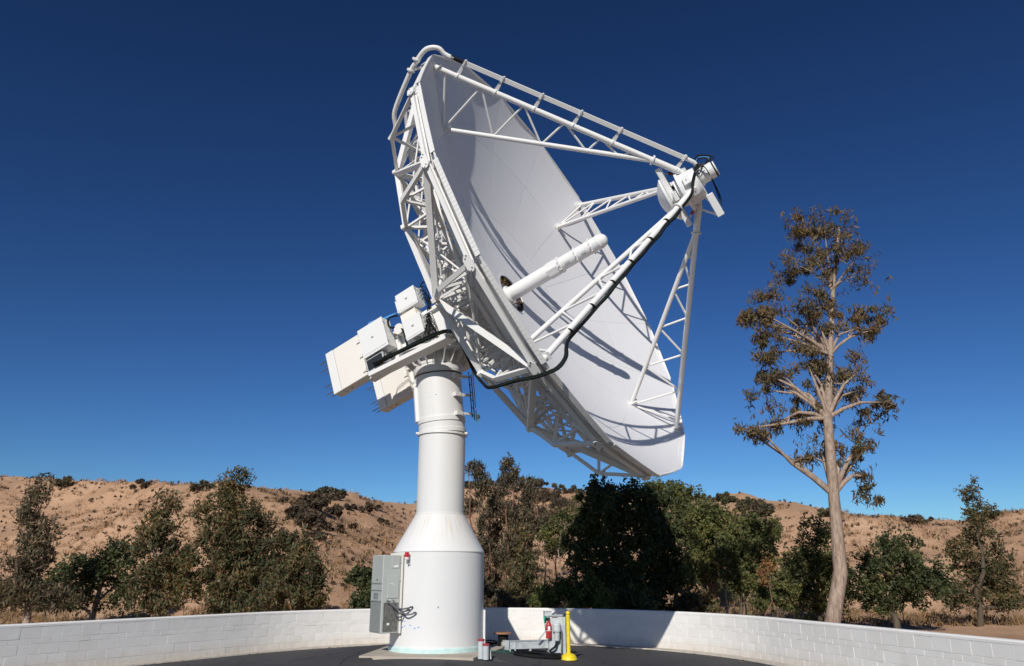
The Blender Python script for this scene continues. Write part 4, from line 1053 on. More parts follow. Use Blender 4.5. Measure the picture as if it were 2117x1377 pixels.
def make_trough():
    p0, p1 = gp(1046, 1347), gp(1137, 1349); x = (p1 - p0).normalized(); x.z = 0; y = Vector((-x.y, x.x, 0))
    p0.z = p1.z = (p0.z + p1.z) / 2
    root = empty('cable_trough', p0, 'galvanised steel cable trough on short legs beside the power stand', 'cable trough')
    L = (p1 - p0).length; c = (p0 + p1) / 2
    b = MB(); b.bevbox(c + Z3 * .165 + x * .05, x * (L / 2 - .02), y * .11, Z3 * .085, .006); b.build('trough_body', 'galvanised', root)
    b = MB(); b.box(c + Z3 * .256 + x * .05, x * (L / 2 - .01), y * .125, Z3 * .005); b.build('lid', 'galvanised', root)
    b = MB(); b.bevbox(p0 + Z3 * .17 - x * .0, x * .05, y * .125, Z3 * .105, .01); b.build('end_box', 'galvanised', root)
    b = MB(); b.lathe([(.0, 0), (.075, .0), (.075, .05), (.06, .05)], 6, p0 + Z3 * .18 - x * .05, y, Z3, -x); b.build('end_fitting', 'concrete_strip', root)
    b = MB(); b.beam(p0 + x * .19 - y * .12 + Z3 * .05, p0 + x * .21 - y * .12 + Z3 * .24, .03, .02, y); b.build('clamp', 'galvanised', root)
    for s in (.06, .52, .95):
        b = MB(); b.box(p0 + x * L * s + Z3 * .04 - y * .02, x * .02, y * .09, Z3 * .045); b.build('leg', 'galvanised', root)
    return p0, x, y
TRO = make_trough()
def make_stand():
    p = gp(1148, 1353); x = Vector((1, .12, 0)).normalized(); y = Vector((-x.y, x.x, 0))
    root = empty('power_stand', p, 'grey electrical disconnect cabinet on a post with a plug and receptacle', 'electrical cabinet')
    def bx(name, u, v, z0, z1, hu, hv, mat='grey_box_paint', bev=.008):
        b = MB(); b.bevbox(p + x * u + y * v + Z3 * (z0 + z1) / 2, x * hu, y * hv, Z3 * (z1 - z0) / 2, bev); return b.build(name, mat, root)
    body = bx('cabinet', .03, .10, .03, .86, .17, .12)
    bx('rain_hood', .03, .09, .86, .885, .185, .14)
    bx('side_channel', .215, .02, .0, .84, .035, .10, 'galvanised')
    bx('side_channel', .255, .10, .05, .86, .02, .11, 'grey_cabinet')
    bx('upper_box', -.16, .10, .74, .955, .085, .10)
    bx('upper_box_lid', -.16, .10, .955, .965, .10, .115)
    b = MB(); b.tube([p + x * -.06 - y * .02 + Z3 * .90, p + x * .02 - y * .06 + Z3 * .945], .022, 10); b.build('switch_handle', 'dark_cable', root)
    b = MB(); b.tube([p + x * .20 - y * .04 + Z3 * .86, p + x * .28 - y * .06 + Z3 * .93], .02, 10); b.build('switch_handle', 'black_steel', root)
    b = MB(); b.bevbox(p + x * .30 + y * .05 + Z3 * .62, x * .03, y * .04, Z3 * .07, .006); b.build('disconnect_knob', 'black_steel', root)
    # angled receptacle with a fat plug, seen as a stack of turned parts
    c = p + x * .03 - y * .08
    b = MB(); b.lathe([(.09, .0), (.10, .02), (.10, .17), (.085, .20), (.0, .21)], 20, c + Z3 * .50); b.build('receptacle', 'grey_box_paint', root)
    b = MB(); b.lathe([(.05, .0), (.066, .02), (.066, .2), (.085, .215), (.085, .25), (.06, .26)], 20, c - y * .02 + Z3 * .30, x, y, (Z3 - y * .12).normalized()); b.build('plug', 'grey_box_paint', root)
    bx('label_plate', .0, -.022, .815, .835, .07, .003, 'brown_cable', .001)
    b = MB(); b.tube([p + x * -.14 - y * .0 + Z3 * .62, p + x * -.42 + y * .02 + Z3 * .30], .018, 8); b.build('brace', 'galvanised', root)
    b = MB(); b.tube([c + x * .10 + Z3 * .55, c + x * .13 + Z3 * .3, c + x * .11 + Z3 * .06], .022, 8); b.build('lead', 'dark_cable', root)
    for u in (-.02, .16): bx('foot', u, .02, 0, .05, .02, .03, 'galvanised')
    # green inspection tag
    bx('inspection_tag', -.235, -.01, .70, .86, .03, .003, 'green_tag', .001)
    # red extinguisher hung on the left side
    q = p + x * -.165 - y * .07 + Z3 * .36
    ex = empty('fire_extinguisher', q, 'red fire extinguisher hanging on the left of the grey power stand', 'fire extinguisher')
    b = MB(); b.lathe([(.055, 0), (.065, .012), (.065, .30), (.05, .35), (.028, .38), (.025, .41)], 24, q); b.build('cylinder', 'red_paint', ex)
    b = MB(); b.lathe([(.03, .40), (.03, .44), (.015, .455)], 16, q); b.box(q + Z3 * .46 - x * .03, x * .055, y * .012, Z3 * .008); b.box(q + Z3 * .485 - x * .035, x * .06, y * .012, Z3 * .006); b.build('valve', 'black_steel', ex)
    cab([q + Z3 * .43 - x * .03, q + Z3 * .42 - x * .08, q + Z3 * .30 - x * .085, q + Z3 * .18 - x * .075], .010).build('hose', 'black_rubber', ex)
    b = MB(); b.lathe([(.066, .17), (.0665, .175), (.0665, .18), (.066, .185)], 24, q); b.build('band', 'label_white', ex)
    b = MB(); b.box(q - y * .0655 + Z3 * .235, x * .028, y * .002, Z3 * .04); b.build('label', 'label_white', ex)
    return p, x, y, c
STA = make_stand()
def make_hoses():
    p, x, y, c = STA
    cen = gp(1112, 1357)
    pts = [c - y * .03 + Z3 * .30, c - x * .06 - y * .06 + Z3 * .18, c - x * .18 - y * .10 + Z3 * .08]
    r0 = .56
    for k in range(30):
        a = R_(-15) + k * 2 * math.pi / 13
        r = r0 * (1 - .06 * math.sin(k * .7)) - .006 * k
        q = cen + Vector((math.cos(-a) * r, math.sin(-a) * r * .62, 0)); q.z = lot_z(q.x, q.y) + .03 + .018 * (k // 13); pts.append(q)
    cab(pts, .026).build('power_hose', 'black_rubber')
    tag(bpy.data.objects['power_hose'], 'thick black power cable coiled on the asphalt below the plug', 'cable')
    cen = gp(1035, 1351); pts = []
    for k in range(13):
        a = k * 2 * math.pi / 10; r = .24 + .07 * math.sin(k * 1.7)
        q = cen + Vector((math.cos(a) * r * 1.2, math.sin(a) * r * .8, 0)); q.z = max(lot_z(q.x, q.y), 0.0 if q.x < -.1 and q.y > 18.5 else -1) + .014 + .012 * (k // 10); pts.append(q)
    for k in range(5):
        q = gp(1055 + 14 * k, 1349 + (k % 2) * 1.5); q.z += .015; pts.append(q)
    cab(pts, .009).build('garden_hose', 'green_hose')
    tag(bpy.data.objects['garden_hose'], 'thin green garden hose lying loosely coiled near the wooden reel', 'hose')
    cen = gp(1012, 1336); pts = []
    for k in range(26):
        a = k * 2 * math.pi / 9; r = .17 + .04 * math.sin(k * 2.1)
        q = cen + Vector((math.cos(a) * r, math.sin(a) * r * .8, 0)); q.z = .02 + lot_z(q.x, q.y) + .03 + .03 * (k // 9) + .02 * math.sin(k); pts.append(q)
    cab(pts, .016).build('black_hose', 'black_rubber'); tag(bpy.data.objects['black_hose'], 'heap of black hose in the shadow between pedestal and reel', 'hose')
make_hoses()
def make_stanchion():
    p = gp(1176, 1364); root = empty('stanchion', p, 'yellow plastic stanchion post with a ball top and domed base', 'stanchion')
    b = MB(); b.lathe([(.195, 0), (.198, .012), (.188, .022), (.182, .05), (.155, .095), (.11, .125), (.06, .14), (.05, .15)], 36, p, sharp=False); b.build('base', 'yellow_plastic', root)
    b = MB(); b.lathe([(.046, .13), (.046, .94), (.040, .95), (.040, .965)], 24, p); b.build('pole', 'yellow_plastic', root)
    b = MB(); b.lathe([(.052 * math.cos(t), 1.0 + .052 * math.sin(t)) for t in [(-.45 + .1 * i) * math.pi for i in range(10)]], 24, p, sharp=False); b.build('ball_top', 'yellow_plastic', root)
    b = MB(); b.tube([p + Vector((.0, -.045, .90)), p + Vector((0, -.049, .90))], .006, 8); b.build('pin_hole', 'black_steel', root)
make_stanchion()

# ------------------------------------------------------------------ vegetation
def leaves_mesh(cen, rad, n_each, L, Wd, flat=0.75, droop=0.0, seed=0):
    """leaf-sized diamonds scattered round clump centres"""
    g = np.random.default_rng(seed); cen = np.asarray(cen, float); rad = np.asarray(rad, float)
    k = np.repeat(np.arange(len(cen)), n_each); n = len(k)
    d = g.normal(size=(n, 3)); d /= np.linalg.norm(d, axis=1)[:, None]
    rr = rad[k] * g.random(n) ** 0.5
    pos = cen[k] + d * rr[:, None] * np.array([1, 1, flat])
    ax = g.normal(size=(n, 3)); ax[:, 2] -= droop * 1.6; ax /= np.linalg.norm(ax, axis=1)[:, None]
    tmp = g.normal(size=(n, 3)); sd = np.cross(ax, tmp); sd /= np.linalg.norm(sd, axis=1)[:, None]
    nm = np.cross(ax, sd)
    sc = g.uniform(.45, 1.6, n)[:, None]; l = L * sc; w = Wd * (.4 + .6 * sc) * g.uniform(.8, 1.2, n)[:, None]
    v = np.stack([pos - ax * l * .5, pos + sd * w * .5 + nm * l * .06, pos + ax * l * .5, pos - sd * w * .5 + nm * l * .06], 1).reshape(-1, 3)
    return v
def mesh_from(name, v, mat):
    n = len(v) // 4; me = bpy.data.meshes.new(name)
    me.vertices.add(len(v)); me.vertices.foreach_set('co', v.astype(np.float32).ravel())
    me.loops.add(n * 4); me.loops.foreach_set('vertex_index', np.arange(n * 4, dtype=np.int32))
    me.polygons.add(n); me.polygons.foreach_set('loop_start', np.arange(0, n * 4, 4, dtype=np.int32))
    try: me.polygons.foreach_set('loop_total', np.full(n, 4, dtype=np.int32))
    except Exception: pass
    me.materials.append(M[mat]); me.update(calc_edges=True); me.validate(); return me
def m_per_px(p): return (p.y * math.cos(TH) + (p.z - EYE) * math.sin(TH)) / 1550.0
def plant(name, label, cat, Y, trunk_px, ells, ncl, nleaf, L, Wd, mat, bark='bark_dark', tr=.12, droop=0.0, group=None, clr=(.35, .6), seed=1, shell=.55, base_py=None, nlimb=9, trunk_top=None, bend=.25):
    """ells: (px, py, rx px, ry px) outlines of the crown at distance Y"""
    r = random.Random(seed); g = np.random.default_rng(seed); ncl = int(ncl * .82); clr = (clr[0] * .72, clr[1] * .9)
    b0 = at_y(trunk_px, 1262, Y)
    base = Vector((b0.x, Y, terrain_z(b0.x, Y) - .1))
    E3 = []
    for px, py, rx, ry in ells:
        c = at_y(px, py, Y + r.uniform(-.3, .3)); s = m_per_px(c); E3.append((c, rx * s, min(rx, ry * 1.4) * s * .85, ry * s))
    vol = np.array([e[1] * e[2] * e[3] for e in E3]) ** (2 / 3); vol /= vol.sum()
    cen, rad = [], []
    for i in range(ncl):
        c, a, b, h = E3[g.choice(len(E3), p=vol)]
        d = g.normal(size=3); d /= np.linalg.norm(d); t = shell + (1 - shell) * g.random() if g.random() < .75 else g.random()
        q = Vector((c.x + d[0] * a * t, c.y + d[1] * b * t, c.z + d[2] * h * t))
        if q.z < base.z + .25: q.z = base.z + .25 + r.random() * .4
        cen.append(tuple(q)); rad.append(r.uniform(*clr))
    spr, sprad = [], []
    for i in range(int(ncl * .55)):
        c, a, b, h = E3[g.choice(len(E3), p=vol)]
        d = g.normal(size=3); d[2] += .25; d /= np.linalg.norm(d); t = .95 + .28 * g.random() ** 2
        q = Vector((c.x + d[0] * a * t, c.y + d[1] * b * t, max(base.z + .2, c.z + d[2] * h * t)))
        for j in range(3):
            spr.append(tuple(q + Vector((g.normal() * .12, g.normal() * .12, .16 * j - .16)))); sprad.append(r.uniform(.10, .2))
    root = empty(name, base, label, cat, group)
    lv = np.concatenate([leaves_mesh(cen, rad, nleaf, L, Wd, .8, droop, seed), leaves_mesh(spr, sprad, max(6, nleaf // 9), L, Wd, 1.2, droop, seed + 1)])
    link('crown', mesh_from('crown', lv, mat), root)
    # trunk with limbs reaching into the crown
    mb = MB()
    tops = sorted(cen, key=lambda c: -c[2])
    top = Vector(tops[len(tops) // 12]) if trunk_top is None else at_y(*trunk_top, Y)
    path = [base]
    for i in range(1, 7):
        t = i / 6; p = base.lerp(top, t); w = bend * (1 - abs(2 * t - 1)); path.append(p + Vector((r.uniform(-w, w), r.uniform(-w, w), 0)))
    path[-1] = top
    mb.tube(path, [tr * (1 - .85 * i / 6) for i in range(7)], 9)
    picks = r.sample(range(len(cen)), min(nlimb, len(cen)))
    nodes_ = [(p, tr * (1 - .85 * i / 6)) for i, p in enumerate(path)]
    for i in picks:
        e = Vector(cen[i]); lows = [q for q in nodes_[1:6] if q[0].z < e.z + .3] or [nodes_[1]]
        st, sr = min(lows, key=lambda q: (q[0] - e).length + .35 * abs(q[0].z - (e.z - .8)))
        mid = st.lerp(e, .5) + Vector((r.uniform(-.2, .2), r.uniform(-.2, .2), r.uniform(.0, .35)))
        rr = min(sr * .6, .02 + .5 * tr)
        pts = [st, st.lerp(mid, .5) + Vector((0, 0, .05)), mid, mid.lerp(e, .5), e]
        mb.tube(pts, [rr, rr * .8, rr * .6, rr * .4, rr * .15], 6)
        for j in range(2):
            k = min(range(len(cen)), key=lambda k: (Vector(cen[k]) - mid).length + r.random() * 1.2)
            mb.tube([mid, mid.lerp(Vector(cen[k]), .5) + Vector((0, 0, .08)), Vector(cen[k])], [rr * .4, rr * .25, rr * .08], 5)
    mb.build('trunk', bark, root)
    return root

# left of the pedestal
plant('gum_tree', 'tall dark gum tree with reddish twigs at the left edge behind the wall', 'tree', 31, 515,
      [(478, 1015, 28, 40), (535, 1075, 42, 42), (490, 1110, 60, 60), (575, 1125, 36, 32), (455, 1080, 55, 60), (520, 1165, 66, 50), (520, 1215, 66, 45), (430, 1180, 60, 60), (490, 1245, 60, 30), (505, 985, 10, 22), (590, 1180, 30, 50)], 290, 100, .17, .055, 'leaf_gum', 'bark_gum', .16, .5, 'trees behind the wall', (.3, .62), 21, nlimb=16)
plant('gum_tree', 'lower rounded gum tree with yellow green foliage left of the air conditioner', 'tree', 29.5, 610,
      [(640, 1135, 24, 30), (618, 1180, 40, 38), (600, 1225, 56, 36), (560, 1245, 46, 26), (640, 1235, 34, 30), (655, 1190, 20, 26)], 140, 100, .16, .055, 'leaf_gum', 'bark_gum', .10, .5, 'trees behind the wall', (.26, .5), 22)
plant('oak_shrub', 'round dark green oak shrub on the brown slope left of the air conditioner', 'shrub', 44, 742,
      [(744, 1192, 26, 24), (735, 1205, 20, 18), (755, 1203, 18, 20)], 60, 90, .15, .10, 'leaf_oak', 'bark_dark', .08, 0, 'shrubs behind the wall', (.25, .45), 23)
plant('leafy_shrub', 'olive shrub hugging the wall right behind the air conditioner', 'shrub', 30, 762,
      [(762, 1238, 26, 24), (748, 1250, 22, 16), (778, 1225, 14, 20)], 60, 80, .12, .07, 'leaf_oak', 'bark_dark', .05, 0, 'shrubs behind the wall', (.2, .36), 24)
# outside the photograph's left border the planting goes on
for i, (x, Y, s) in enumerate(((330, 31, 1.0), (190, 34, 1.15), (60, 30, .95))):
    plant('gum_tree', ('gum tree second in the row left of the tall dark one', 'broad low dark tree third in the row at the left', 'leftmost gum tree behind the straight wall')[i], 'tree', Y, x,
          ([(x - 10, 1120, 40, 60), (x + 30, 1170, 46, 50), (x - 30, 1205, 40, 45), (x + 10, 1060, 22, 40), (x, 1245, 60, 22)], [(x, 1190, 90, 40), (x - 60, 1215, 60, 36), (x + 50, 1160, 46, 46), (x + 70, 1225, 50, 30), (x - 20, 1245, 90, 22)], [(x + 20, 1130, 30, 70), (x - 14, 1180, 36, 50), (x, 1060, 20, 44), (x - 40, 1225, 60, 34), (x + 50, 1235, 50, 26), (x + 30, 1010, 12, 30)])[i], 130, 80, (.18, .13, .2)[i], (.06, .075, .05)[i], ('leaf_gum', 'leaf_oak', 'leaf_gum_brown')[i], 'bark_gum', .15, .5, 'trees behind the wall', (.32, .6), 60 + i)
# tall thin gums right of the column
for i, (x, topy, lean, Y) in enumerate(((988, 955, -6, 37), (1012, 985, 3, 40), (1040, 943, 4, 38), (1062, 965, 10, 41), (1098, 995, 2, 39))):
    ells = []; rr = random.Random(40 + i); y = topy + 18
    while y < 1255:
        ells.append((x + lean * (1255 - y) / 250 + rr.uniform(-14, 14), y, rr.uniform(11, 22), rr.uniform(16, 26))); y += rr.uniform(20, 32)
    plant('slender_gum', ('slender gum tree closest to the white column with a leaning top', 'second slender gum tree right of the column, shorter', 'tallest slender gum tree in the sparse group right of the column', 'fourth slender gum tree right of the column, wispy top', 'rightmost slender gum tree of the sparse group, lower and bushier')[i],
          'tree', Y, x, ells, 80, 62, .19, .05, 'leaf_gum_brown', 'bark_red', .085, .9, 'slender gums right of the pedestal', (.28, .52), 31 + i, shell=.3, nlimb=14)
plant('leafy_shrub', 'dark bushy young gum low beside the slender gums', 'shrub', 33, 1085, [(1085, 1150, 26, 60), (1075, 1215, 34, 40), (1100, 1235, 26, 26)], 70, 80, .15, .055, 'leaf_gum', 'bark_red', .07, .6, 'shrubs behind the wall', (.25, .45), 41)
plant('leafy_shrub', 'grey green brush just above the wall between pedestal and spool', 'shrub', 28, 1030, [(1010, 1235, 22, 26), (1045, 1245, 26, 20)], 44, 80, .13, .05, 'leaf_gum_brown', 'bark_red', .04, .4, 'shrubs behind the wall', (.2, .36), 42)
plant('lime_shrub', 'bright green feathery shrub behind the wall left of the yellow post', 'shrub', 25.6, 1140, [(1140, 1235, 34, 26), (1118, 1248, 20, 16), (1165, 1222, 22, 20)], 70, 110, .10, .035, 'leaf_lime', 'bark_dark', .04, 0, 'shrubs behind the wall', (.2, .38), 43)
plant('lime_shrub', 'yellow green leafy shrub at the foot of the big dark tree', 'shrub', 25.0, 1205, [(1215, 1225, 30, 30), (1235, 1245, 30, 20), (1190, 1240, 22, 22)], 70, 80, .11, .06, 'leaf_lime', 'bark_dark', .04, 0, 'shrubs behind the wall', (.2, .36), 44)
plant('leafy_shrub', 'arching pale twigged shrub between the slender gums and the dark tree', 'shrub', 35, 1165, [(1165, 1090, 36, 34), (1140, 1110, 26, 26), (1195, 1075, 30, 36)], 64, 70, .13, .06, 'leaf_green', 'bark_gum', .06, .2, 'shrubs behind the wall', (.25, .45), 45, nlimb=16)
for i, (x, y, rx, ry, Y, mt, lab) in enumerate((
        (1000, 1180, 34, 40, 43, 'leaf_gum_brown', 'brown leaved thicket low between the first slender gums'), (1055, 1120, 34, 44, 44, 'leaf_gum_brown', 'brown thicket behind the tallest slender gum'), (1120, 1080, 30, 30, 46, 'leaf_scrub_green', 'olive scrub on the slope behind the slender gums'),
        (1150, 1045, 40, 24, 60, 'leaf_chaparral', 'wide brown thicket high on the right slope'), (1225, 1045, 40, 26, 58, 'leaf_scrub_green', 'olive thicket on the slope just left of the dark tree'), (1060, 1050, 34, 30, 62, 'leaf_chaparral', 'brown thicket high behind the slender gums'),
        (1425, 1150, 36, 60, 38, 'leaf_scrub_green', 'olive thicket filling the gap right of the dark tree'), (1490, 1200, 30, 50, 37, 'leaf_green', 'green thicket in front of the chain link fence'), (1500, 1095, 30, 34, 40, 'leaf_gum', 'grey green thicket between the right hand trees'), (1565, 1085, 34, 22, 55, 'leaf_scrub_green', 'olive thicket on the slope at the right'), (1100, 1075, 40, 26, 56, 'leaf_chaparral', 'brown thicket on the slope right of the slender gum tops'), (1185, 1085, 36, 30, 50, 'leaf_scrub_green', 'olive thicket above the bare patch left of the dark tree'), (1150, 1130, 22, 20, 45, 'leaf_scrub_green', 'small olive thicket at the edge of the bare patch'), (1470, 1075, 34, 24, 58, 'leaf_scrub_green', 'olive thicket on the slope behind the loose tree'), (1530, 1075, 30, 18, 62, 'leaf_chaparral', 'brown thicket high on the slope at the right'), (1592, 1095, 24, 24, 48, 'leaf_green', 'green thicket at the right edge of the slope'), (1300, 1250, 60, 24, 27, 'leaf_oak', 'dark undergrowth along the wall below the big tree'), (1440, 1245, 36, 22, 29, 'leaf_gum', 'pale undergrowth along the wall right of the dish shadow'))):
    plant('thicket', lab, 'shrub', Y, x, [(x, y, rx, ry), (x - rx * .5, y + ry * .45, rx * .7, ry * .5), (x + rx * .5, y + ry * .4, rx * .7, ry * .55)], 56, 60, .15, .06, mt, 'bark_red', .06, .3, 'thickets behind the wall', (.22, .46), 400 + i, shell=.2)
# the big dense tree in the dish's shadow
plant('broad_tree', 'big dense dark tree standing in the shadow of the dish', 'tree', 33.8, 1310,
      [(1240, 1060, 58, 48), (1310, 1040, 60, 45), (1370, 1070, 48, 55), (1230, 1140, 60, 60), (1310, 1130, 80, 80), (1380, 1160, 55, 70), (1260, 1215, 70, 45), (1350, 1225, 75, 40), (1235, 1015, 30, 26), (1400, 1225, 35, 35)], 420, 110, .15, .085, 'leaf_oak', 'bark_dark', .2, .1, 'trees behind the wall', (.3, .6), 51, nlimb=20)
plant('broad_tree', 'airy tree with its leafy top just below the dish rim', 'tree', 36.5, 1395,
      [(1385, 1015, 34, 26), (1410, 1040, 40, 34), (1425, 1090, 40, 45), (1440, 1030, 18, 18), (1360, 1010, 18, 14)], 120, 70, .14, .07, 'leaf_green', 'bark_gum', .11, .2, 'trees behind the wall', (.25, .45), 52)
plant('broad_tree', 'sunlit loose tree with hanging twigs right of the dark tree', 'tree', 31, 1462,
      [(1455, 1085, 38, 45), (1478, 1130, 40, 50), (1450, 1170, 34, 50), (1470, 1060, 24, 24), (1500, 1070, 16, 22)], 150, 75, .14, .06, 'leaf_green', 'bark_red', .13, .5, 'trees behind the wall', (.25, .48), 53, nlimb=16)
plant('broad_tree', 'bright green tree at the right with the hill showing above', 'tree', 30, 1533,
      [(1545, 1095, 34, 34), (1515, 1140, 38, 40), (1560, 1150, 42, 48), (1540, 1195, 45, 36), (1580, 1110, 24, 30)], 170, 85, .13, .07, 'leaf_green', 'bark_dark', .10, .1, 'trees behind the wall', (.25, .48), 54)
plant('leafy_shrub', 'shrub with dry orange leaves at the right behind the wall', 'shrub', 28, 1582, [(1580, 1190, 9, 16), (1588, 1168, 6, 10)], 12, 50, .10, .06, 'leaf_orange', 'bark_red', .03, 0, 'shrubs behind the wall', (.16, .3), 55)
plant('leafy_shrub', 'dark green shrub below the dry orange one', 'shrub', 28.5, 1590, [(1592, 1235, 26, 30), (1575, 1250, 20, 18), (1620, 1220, 26, 40)], 60, 80, .12, .06, 'leaf_green', 'bark_dark', .05, 0, 'shrubs behind the wall', (.2, .38), 56)
for i, (x, Y, s) in enumerate(((1690, 33, 1.0), (1850, 31, 1.1), (2020, 34, 1.2))):
    plant('broad_tree', ('green tree next to the tall gum at the right', 'rounded tree second from the right end', 'rightmost tree behind the wall')[i], 'tree', Y, x,
          ([(x, 1130, 44, 60), (x - 30, 1185, 50, 45), (x + 30, 1200, 46, 40), (x, 1240, 70, 26)], [(x, 1180, 80, 50), (x - 60, 1210, 50, 40), (x + 66, 1205, 50, 44), (x + 10, 1125, 40, 30), (x, 1245, 100, 24)], [(x + 10, 1090, 30, 60), (x - 20, 1150, 44, 50), (x + 30, 1175, 50, 50), (x - 50, 1225, 50, 34), (x + 50, 1235, 60, 30), (x - 6, 1030, 16, 40)])[i], 150, 80, .15, .065, ('leaf_green', 'leaf_oak', 'leaf_gum')[i], 'bark_dark', .14, .1, 'trees behind the wall', (.3, .55), 70 + i)
# tall gum whose branches hang into the sky at the right edge
plant('tall_gum', 'tall pale barked gum tree whose branches hang into the sky at the right', 'tree', 24, 1700,
      [(1585, 610, 24, 24), (1598, 650, 30, 22), (1562, 655, 30, 22), (1590, 700, 32, 26), (1578, 730, 24, 24), (1592, 780, 30, 24), (1572, 815, 24, 18), (1600, 850, 24, 24), (1545, 893, 30, 15), (1592, 890, 26, 20), (1545, 893, 30, 15), (1568, 900, 24, 16), (1562, 655, 30, 22), (1590, 700, 32, 26), (1575, 740, 28, 24), (1572, 815, 26, 20), (1590, 610, 26, 26), (1600, 780, 30, 30),
       (1640, 560, 40, 40), (1680, 480, 50, 50), (1735, 460, 40, 40), (1740, 540, 60, 60), (1690, 640, 60, 60), (1780, 650, 60, 70), (1660, 750, 55, 50), (1740, 780, 60, 60), (1680, 860, 50, 40), (1800, 840, 50, 50), (1750, 930, 60, 40), (1670, 960, 36, 30), (1790, 1010, 40, 36)], 300, 58, .20, .042, 'leaf_gum_warm', 'bark_gum', .24, .8, 'trees behind the wall', (.2, .42), 81, nlimb=52, trunk_top=(1735, 470), bend=.75)

# chain link fence among the right hand trees
def make_fence():
    Y = 34.5; p0, p1 = at_y(1425, 1262, Y), at_y(1660, 1262, Y); z0 = -.35; H = 2.0
    p0.z = p1.z = z0
    root = empty('chain_link_fence', p0, 'galvanised chain link fence seen between the right hand trees', 'fence')
    x = (p1 - p0); L = x.length; x.normalize(); n = 6
    for i in range(n + 1):
        b = MB(); b.tube([p0 + x * L * i / n, p0 + x * L * i / n + Z3 * (H + .08)], .035, 8); b.build('post', 'fence_steel', root)
    b = MB(); b.tube([p0 + Z3 * H, p1 + Z3 * H], .022, 8); b.build('top_rail', 'fence_steel', root)
    b = MB(); s = .11; k = -H
    while k < L:
        for sg in (1, -1):
            a0, a1 = k, k + H
            za, zb = (0, H) if sg > 0 else (H, 0)
            t0, t1 = max(0, (0 - a0) / H), min(1, (L - a0) / H)
            if t1 > t0: b.beam(p0 + x * (a0 + H * t0) + Z3 * (za + (zb - za) * t0), p0 + x * (a0 + H * t1) + Z3 * (za + (zb - za) * t1), .006, .006)
        k += s
    b.build('wire_mesh', 'fence_steel', root)['kind'] = 'stuff'
make_fence()

# scrub on the hills: single bushes, each its own thing
def hill_point(px, py):
    r = ray(px, py); o = Vector((0, 0, EYE)); t = 36.0
    while t < 140:
        p = o + r * (t / r.y)
        if terrain_z(p.x, p.y) >= p.z: return p
        t += .5
    return None
def bush(label, px, py, w, h, mat, seed, group='scrub on the hills'):
    p = hill_point(px, py)
    if p is None:
        u = ray(px, py); Yr = ridge_y(u.x / u.y); p = Vector((0, 0, EYE)) + u * (Yr / u.y); p.z = terrain_z(p.x, p.y)
    s = m_per_px(p); g = np.random.default_rng(seed); r = random.Random(seed)
    root = empty('hill_bush', p, label, 'bush', group)
    n = max(6, int(w * h / 28)); cen, rad = [], []
    for i in range(n):
        a = g.random() * 6.283; q = g.random() ** .5
        cen.append((p.x + math.cos(a) * w * s * q, p.y + math.sin(a) * w * s * .7 * q, p.z + (.15 + g.random() * (1 - q * .6)) * h * s)); rad.append(r.uniform(.35, .8) * min(1.0, h * s * .5))
    link('foliage', mesh_from('foliage', leaves_mesh(cen, rad, 80, .34, .14, .8, 0, seed), mat), root)
    b = MB()
    for i in range(min(6, n)):
        b.tube([p - Z3 * .2, p.lerp(Vector(cen[i]), .5) + Vector((r.uniform(-.1, .1), 0, .1)), Vector(cen[i])], [.06, .04, .015], 5)
    b.build('stems', 'bark_dark', root)
